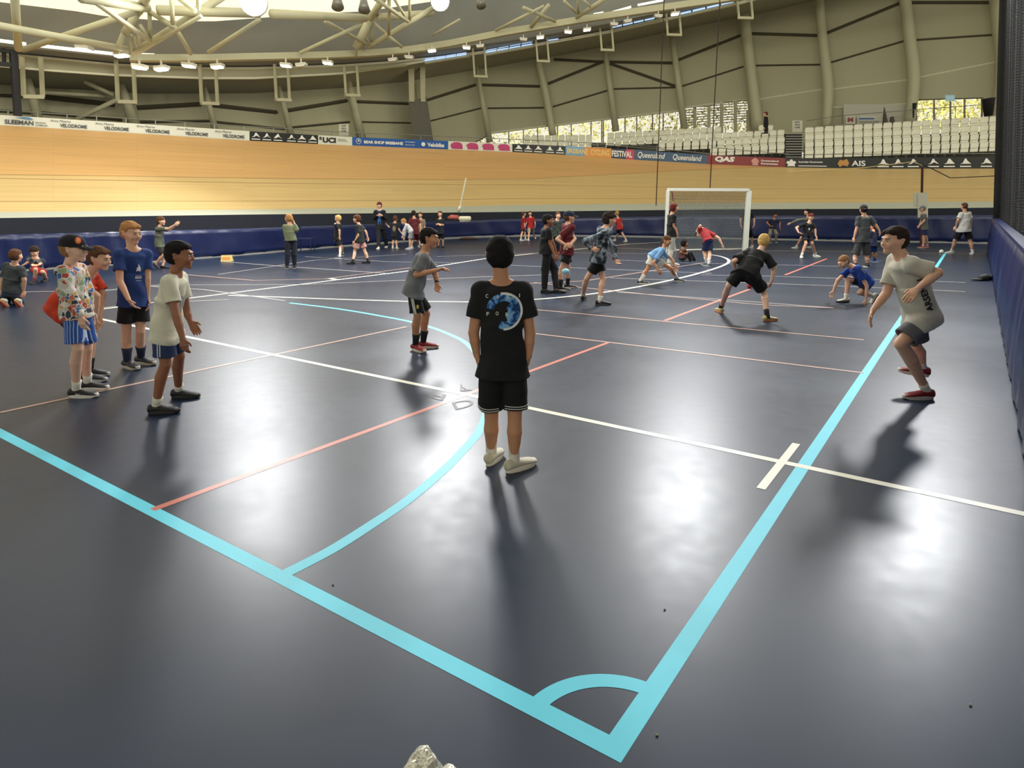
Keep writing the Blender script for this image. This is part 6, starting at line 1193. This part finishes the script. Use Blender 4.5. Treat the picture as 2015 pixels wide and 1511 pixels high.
P = person('boy in dark T-shirt over pink shorts striding left', (707, 518), (702, 431), (706, 441), (708, 468), -80,
    armL=((705, 463, -.12), (699, 474, -.12), (697, 478, -.12)), armR=((720, 456, .1), (723, 466, .1), (725, 472, .1)), legL=((698, 495, -.05), (694, 520)), legR=((718, 495, .05), (724, 518)), H=1.40, lv=1, skin='fair', hair='brown', hairstyle='mop', shirt=((40, 42, 42), 'short'), shorts=((206, 160, 150), .72), sock=((24, 24, 26), .06), shoes=((26, 26, 28), (30, 30, 32)), hem=.13, loose=1.08)
P = person('adult in maroon beanie, open black coat and blue shirt standing with hands together', (750, 489), (746.5, 404), (747, 413), (748, 445), 180,
    armL=((759, 430, 0), (752, 424, -.2), (747, 424, -.24)), armR=((736, 430, 0), (742, 424, -.2), (747, 425, -.24)), legL=((757, 466), (761, 488)), legR=((745, 466), (745, 491)), H=1.70, lv=2, skin='fair', hair='red', hairstyle='long', shirt=((22, 24, 30), 'coat'), shorts=((24, 26, 34), 2), shoes=((210, 208, 200), (210, 208, 200)), hem=.10, cap=((92, 34, 46), 0), loose=1.0)
shape_on(P, 'shirt', [(0, 0), (1, 0), (1, 1), (0, 1)], P['NB'] * .55 + P['HC'] * .45, [1, 0, 0], [0, 0, 1], .12, .52, cloth('bright_blue_front', (56, 110, 180)), 'blue_front')
P = person('child in dark top with khaki back panel walking away left of the bending child', (778, 490), (778, 430), (777, 438), (776, 461), 10, armL=((766, 447), (763, 444, .1), (761, 442, .1)), armR=((785, 451), (788, 456), (791, 459)), legL=((774, 474), (773, 490)), legR=((780, 474), (781, 490)), H=1.32, lv=2, hair='brown', skin='fair', shirt=((32, 34, 40), 'short'), shorts=((26, 30, 44), .8), sock=((216, 214, 210), .05), shoes=((200, 198, 190), (200, 198, 190)))
shape_on(P, 'shirt', CIRC, P['NB'] * .5 + P['HC'] * .5, [1, 0, 0], [0, 0, 1], .12, .2, cloth('khaki_panel', (128, 120, 98)), 'back_print')
P = person('child in white shirt bending down to the left beside the maroon tracksuit', (806, 491), (794, 436), (799, 441), (809, 456), -85, armL=((795, 453), (793, 464), (791, 471)), armR=((799, 455), (796, 466), (795, 472)), legL=((806, 472), (806, 491)), legR=((810, 472), (810, 489)), H=1.3, lv=2, hair='ginger', skin='fair', hpitch=-30, shirt=((204, 204, 208), 'long'), shorts=((150, 150, 156), .8), shoes=((180, 186, 196), (200, 200, 206)), hem=.0)
P = person('boy in full maroon kit seen from behind among the far group', (816, 490), (814, 420), (815, 429), (816, 455), 5, armL=((804, 443), (803, 453), (805, 459)), armR=((827, 442), (828, 452), (826, 459)), legL=((811, 473), (810, 490)), legR=((822, 472), (824, 487)), H=1.42, lv=2, hair='dark', skin='fair', shirt=((92, 30, 34), 'short'), shorts=((96, 32, 36), .85), sock=((214, 210, 204), .05), shoes=((214, 210, 204), (214, 210, 204)), loose=1.1)
P = person('child in beige top just behind the maroon kit boy', (828, 483), (827, 423), (828, 431), (828, 455), 190, armL=None, armR=None, legL=((832, 468, 0), (832, 483)), legR=((826, 468, 0), (826, 483)), H=1.4, lv=2, hair='brown', skin='fair', shirt=((146, 128, 108), 'short'), shorts=((40, 40, 46), .8), shoes=((200, 198, 190), (200, 198, 190)))
P = person('small child in dark clothes with folded arms standing against the barrier', (868, 488), (866, 421), (866, 430), (867, 455), 195, armL=((872, 443), (866, 441, -.15), (861, 440, -.18)), armR=((859, 442), (864, 442, -.15), (870, 443, -.18)), legL=((871, 471), (872, 487)), legR=((864, 471), (863, 487)), H=1.35, lv=2, hair='brown', skin='fair', shirt=((28, 32, 42), 'short'), shorts=((24, 28, 40), .8), shoes=((24, 24, 28), (30, 30, 34)))
P = person('child in red shirt half behind the other red shirt at the barrier', (1028, 472), (1031, 421), (1030, 428), (1030, 447), 70, armL=None, armR=None, legL=((1033, 459), (1034, 473)), legR=((1027, 459), (1025, 474)), H=1.34, lv=2, hair='brown', skin='fair', shirt=((160, 36, 40), 'short'), shorts=((50, 30, 34), .8), sock=((220, 220, 214), .05), shoes=((210, 210, 206), (210, 210, 206)))
P = person('child in red shirt and beige shorts facing the camera by the barrier', (1046, 472), (1043, 420), (1044, 427), (1044, 446), 175, armL=((1053, 437), (1053, 444), (1052, 449)), armR=((1036, 438), (1034, 444, -.1), (1033, 448, -.1)), legL=((1049, 458), (1053, 470)), legR=((1041, 459), (1040, 474)), H=1.34, lv=2, hair='brown', skin='fair', shirt=((176, 40, 44), 'short'), shorts=((168, 160, 140), .8), sock=((220, 220, 214), .05), shoes=((210, 210, 206), (210, 210, 206)))
P = person('girl in dark green top with long hair half hidden behind the navy cap boy', (1098, 500), (1098, 424), (1096, 433), (1094, 460), 160, armL=None, armR=None, legL=((1098, 480), (1099, 499)), legR=((1092, 480), (1091, 499)), H=1.45, lv=2, hair='brown', hairstyle='long', skin='fair', shirt=((50, 58, 52), 'long'), shorts=((34, 36, 42), 2), shoes=((160, 50, 50), (200, 200, 196)))
P = person('fair haired child in red shirt running behind the tie-dye sweatshirt boy', (1225, 476), (1214, 420), (1216, 429), (1219, 447), -30, armL=((1209, 440), (1205, 446), (1203, 450)), armR=((1223, 440), (1225, 446), (1224, 450)), legL=((1216, 460), (1210, 474)), legR=((1225, 460), (1232, 476)), H=1.34, lv=2, hair='ginger', skin='fair', shirt=((176, 44, 40), 'short'), shorts=((26, 34, 66), .7), sock=((216, 214, 206), .07), shoes=((210, 208, 200), (210, 208, 200)))
# ---------------------------------------------------------------- far left
P = person('boy kneeling at the left edge in dark grey T-shirt and cream shoes', (24, 600), (31, 503), (29, 520), (22, 576), 5,
    armL=((5, 552), (3, 572, .05), (4, 584, .05)), armR=((48, 550), (46, 572, .05), (45, 586, .05)), legL=((10, 596, .25), (10, 592, -.18)), legR=((38, 596, .25), (38, 592, -.18)), H=1.36, lv=1, skin='fair', hair='brown', hairstyle='short', shirt=((56, 62, 64), 'short'), shorts=((46, 58, 80), .8), sock=((196, 196, 190), .05), shoes=((190, 184, 140), (180, 90, 70)), footyaw=(5, 5), footpitch=(55, 55), hem=-.02, fat=1.05)
P = person('child in dark patterned T-shirt and red shorts sitting near the barrier at left', (76, 556), (68, 495), (70, 507), (73, 533, .15), 175,
    armL=((82, 517), (76, 521, -.1), (70, 522, -.12)), armR=((58, 514), (49, 520, -.05), (44, 523, -.05)), legL=((84, 535, -.2), (91, 554)), legR=((70, 530, -.25), (69, 558)), H=1.30, lv=1, skin='fair', hair='dark', hairstyle='mop', hpitch=-25, shirt=((54, 62, 76), 'short'), shirt_m=camo_mat('speckled_cloth', (40, 46, 58), (64, 74, 90), (120, 126, 130), 16), shorts=((170, 44, 46), .8), sock=((180, 90, 90), .1), shoes=((44, 44, 50), (60, 56, 54)), hem=-.01)
P = person('boy in grey-green T-shirt lunging with one arm thrown forward by the barrier at left', (322, 528), (317, 435), (314, 446), (314, 481), 88,
    armL=((334, 452, .1), (347, 441, .1), (353, 435, .1)), armR=((332, 450, -.1), (343, 443, -.1), (350, 437, -.1)), legL=((326, 500, .1), (321, 528)), legR=((322, 502, -.1), (307, 519, -.05)), H=1.36, lv=1, skin='fair', hair='brown', hairstyle='mop', shirt=((92, 98, 84), 'short'), shorts=((46, 46, 44), .85), shoes=((30, 30, 34), (34, 34, 38)), footpitch=(0, 35), hem=.06)
# ---------------------------------------------------------------- spectator on the upper level
P = person('spectator in black top standing on the upper stand above the lone pair of seats', (1507, 262), (1506.5, 224.5), (1507, 229), (1507, 245), -60, armL=None, armR=None, legL=((1506, 254), (1506, 263)), legR=((1509, 254), (1509, 263)), H=1.6, lv=2, Y=37.0, hair='red', skin='fair', shirt=((20, 20, 22), 'long'), shorts=((30, 32, 40), 2), shoes=((40, 40, 44), (60, 60, 64)), zbase=at(1507, 263, 37.0)[2])
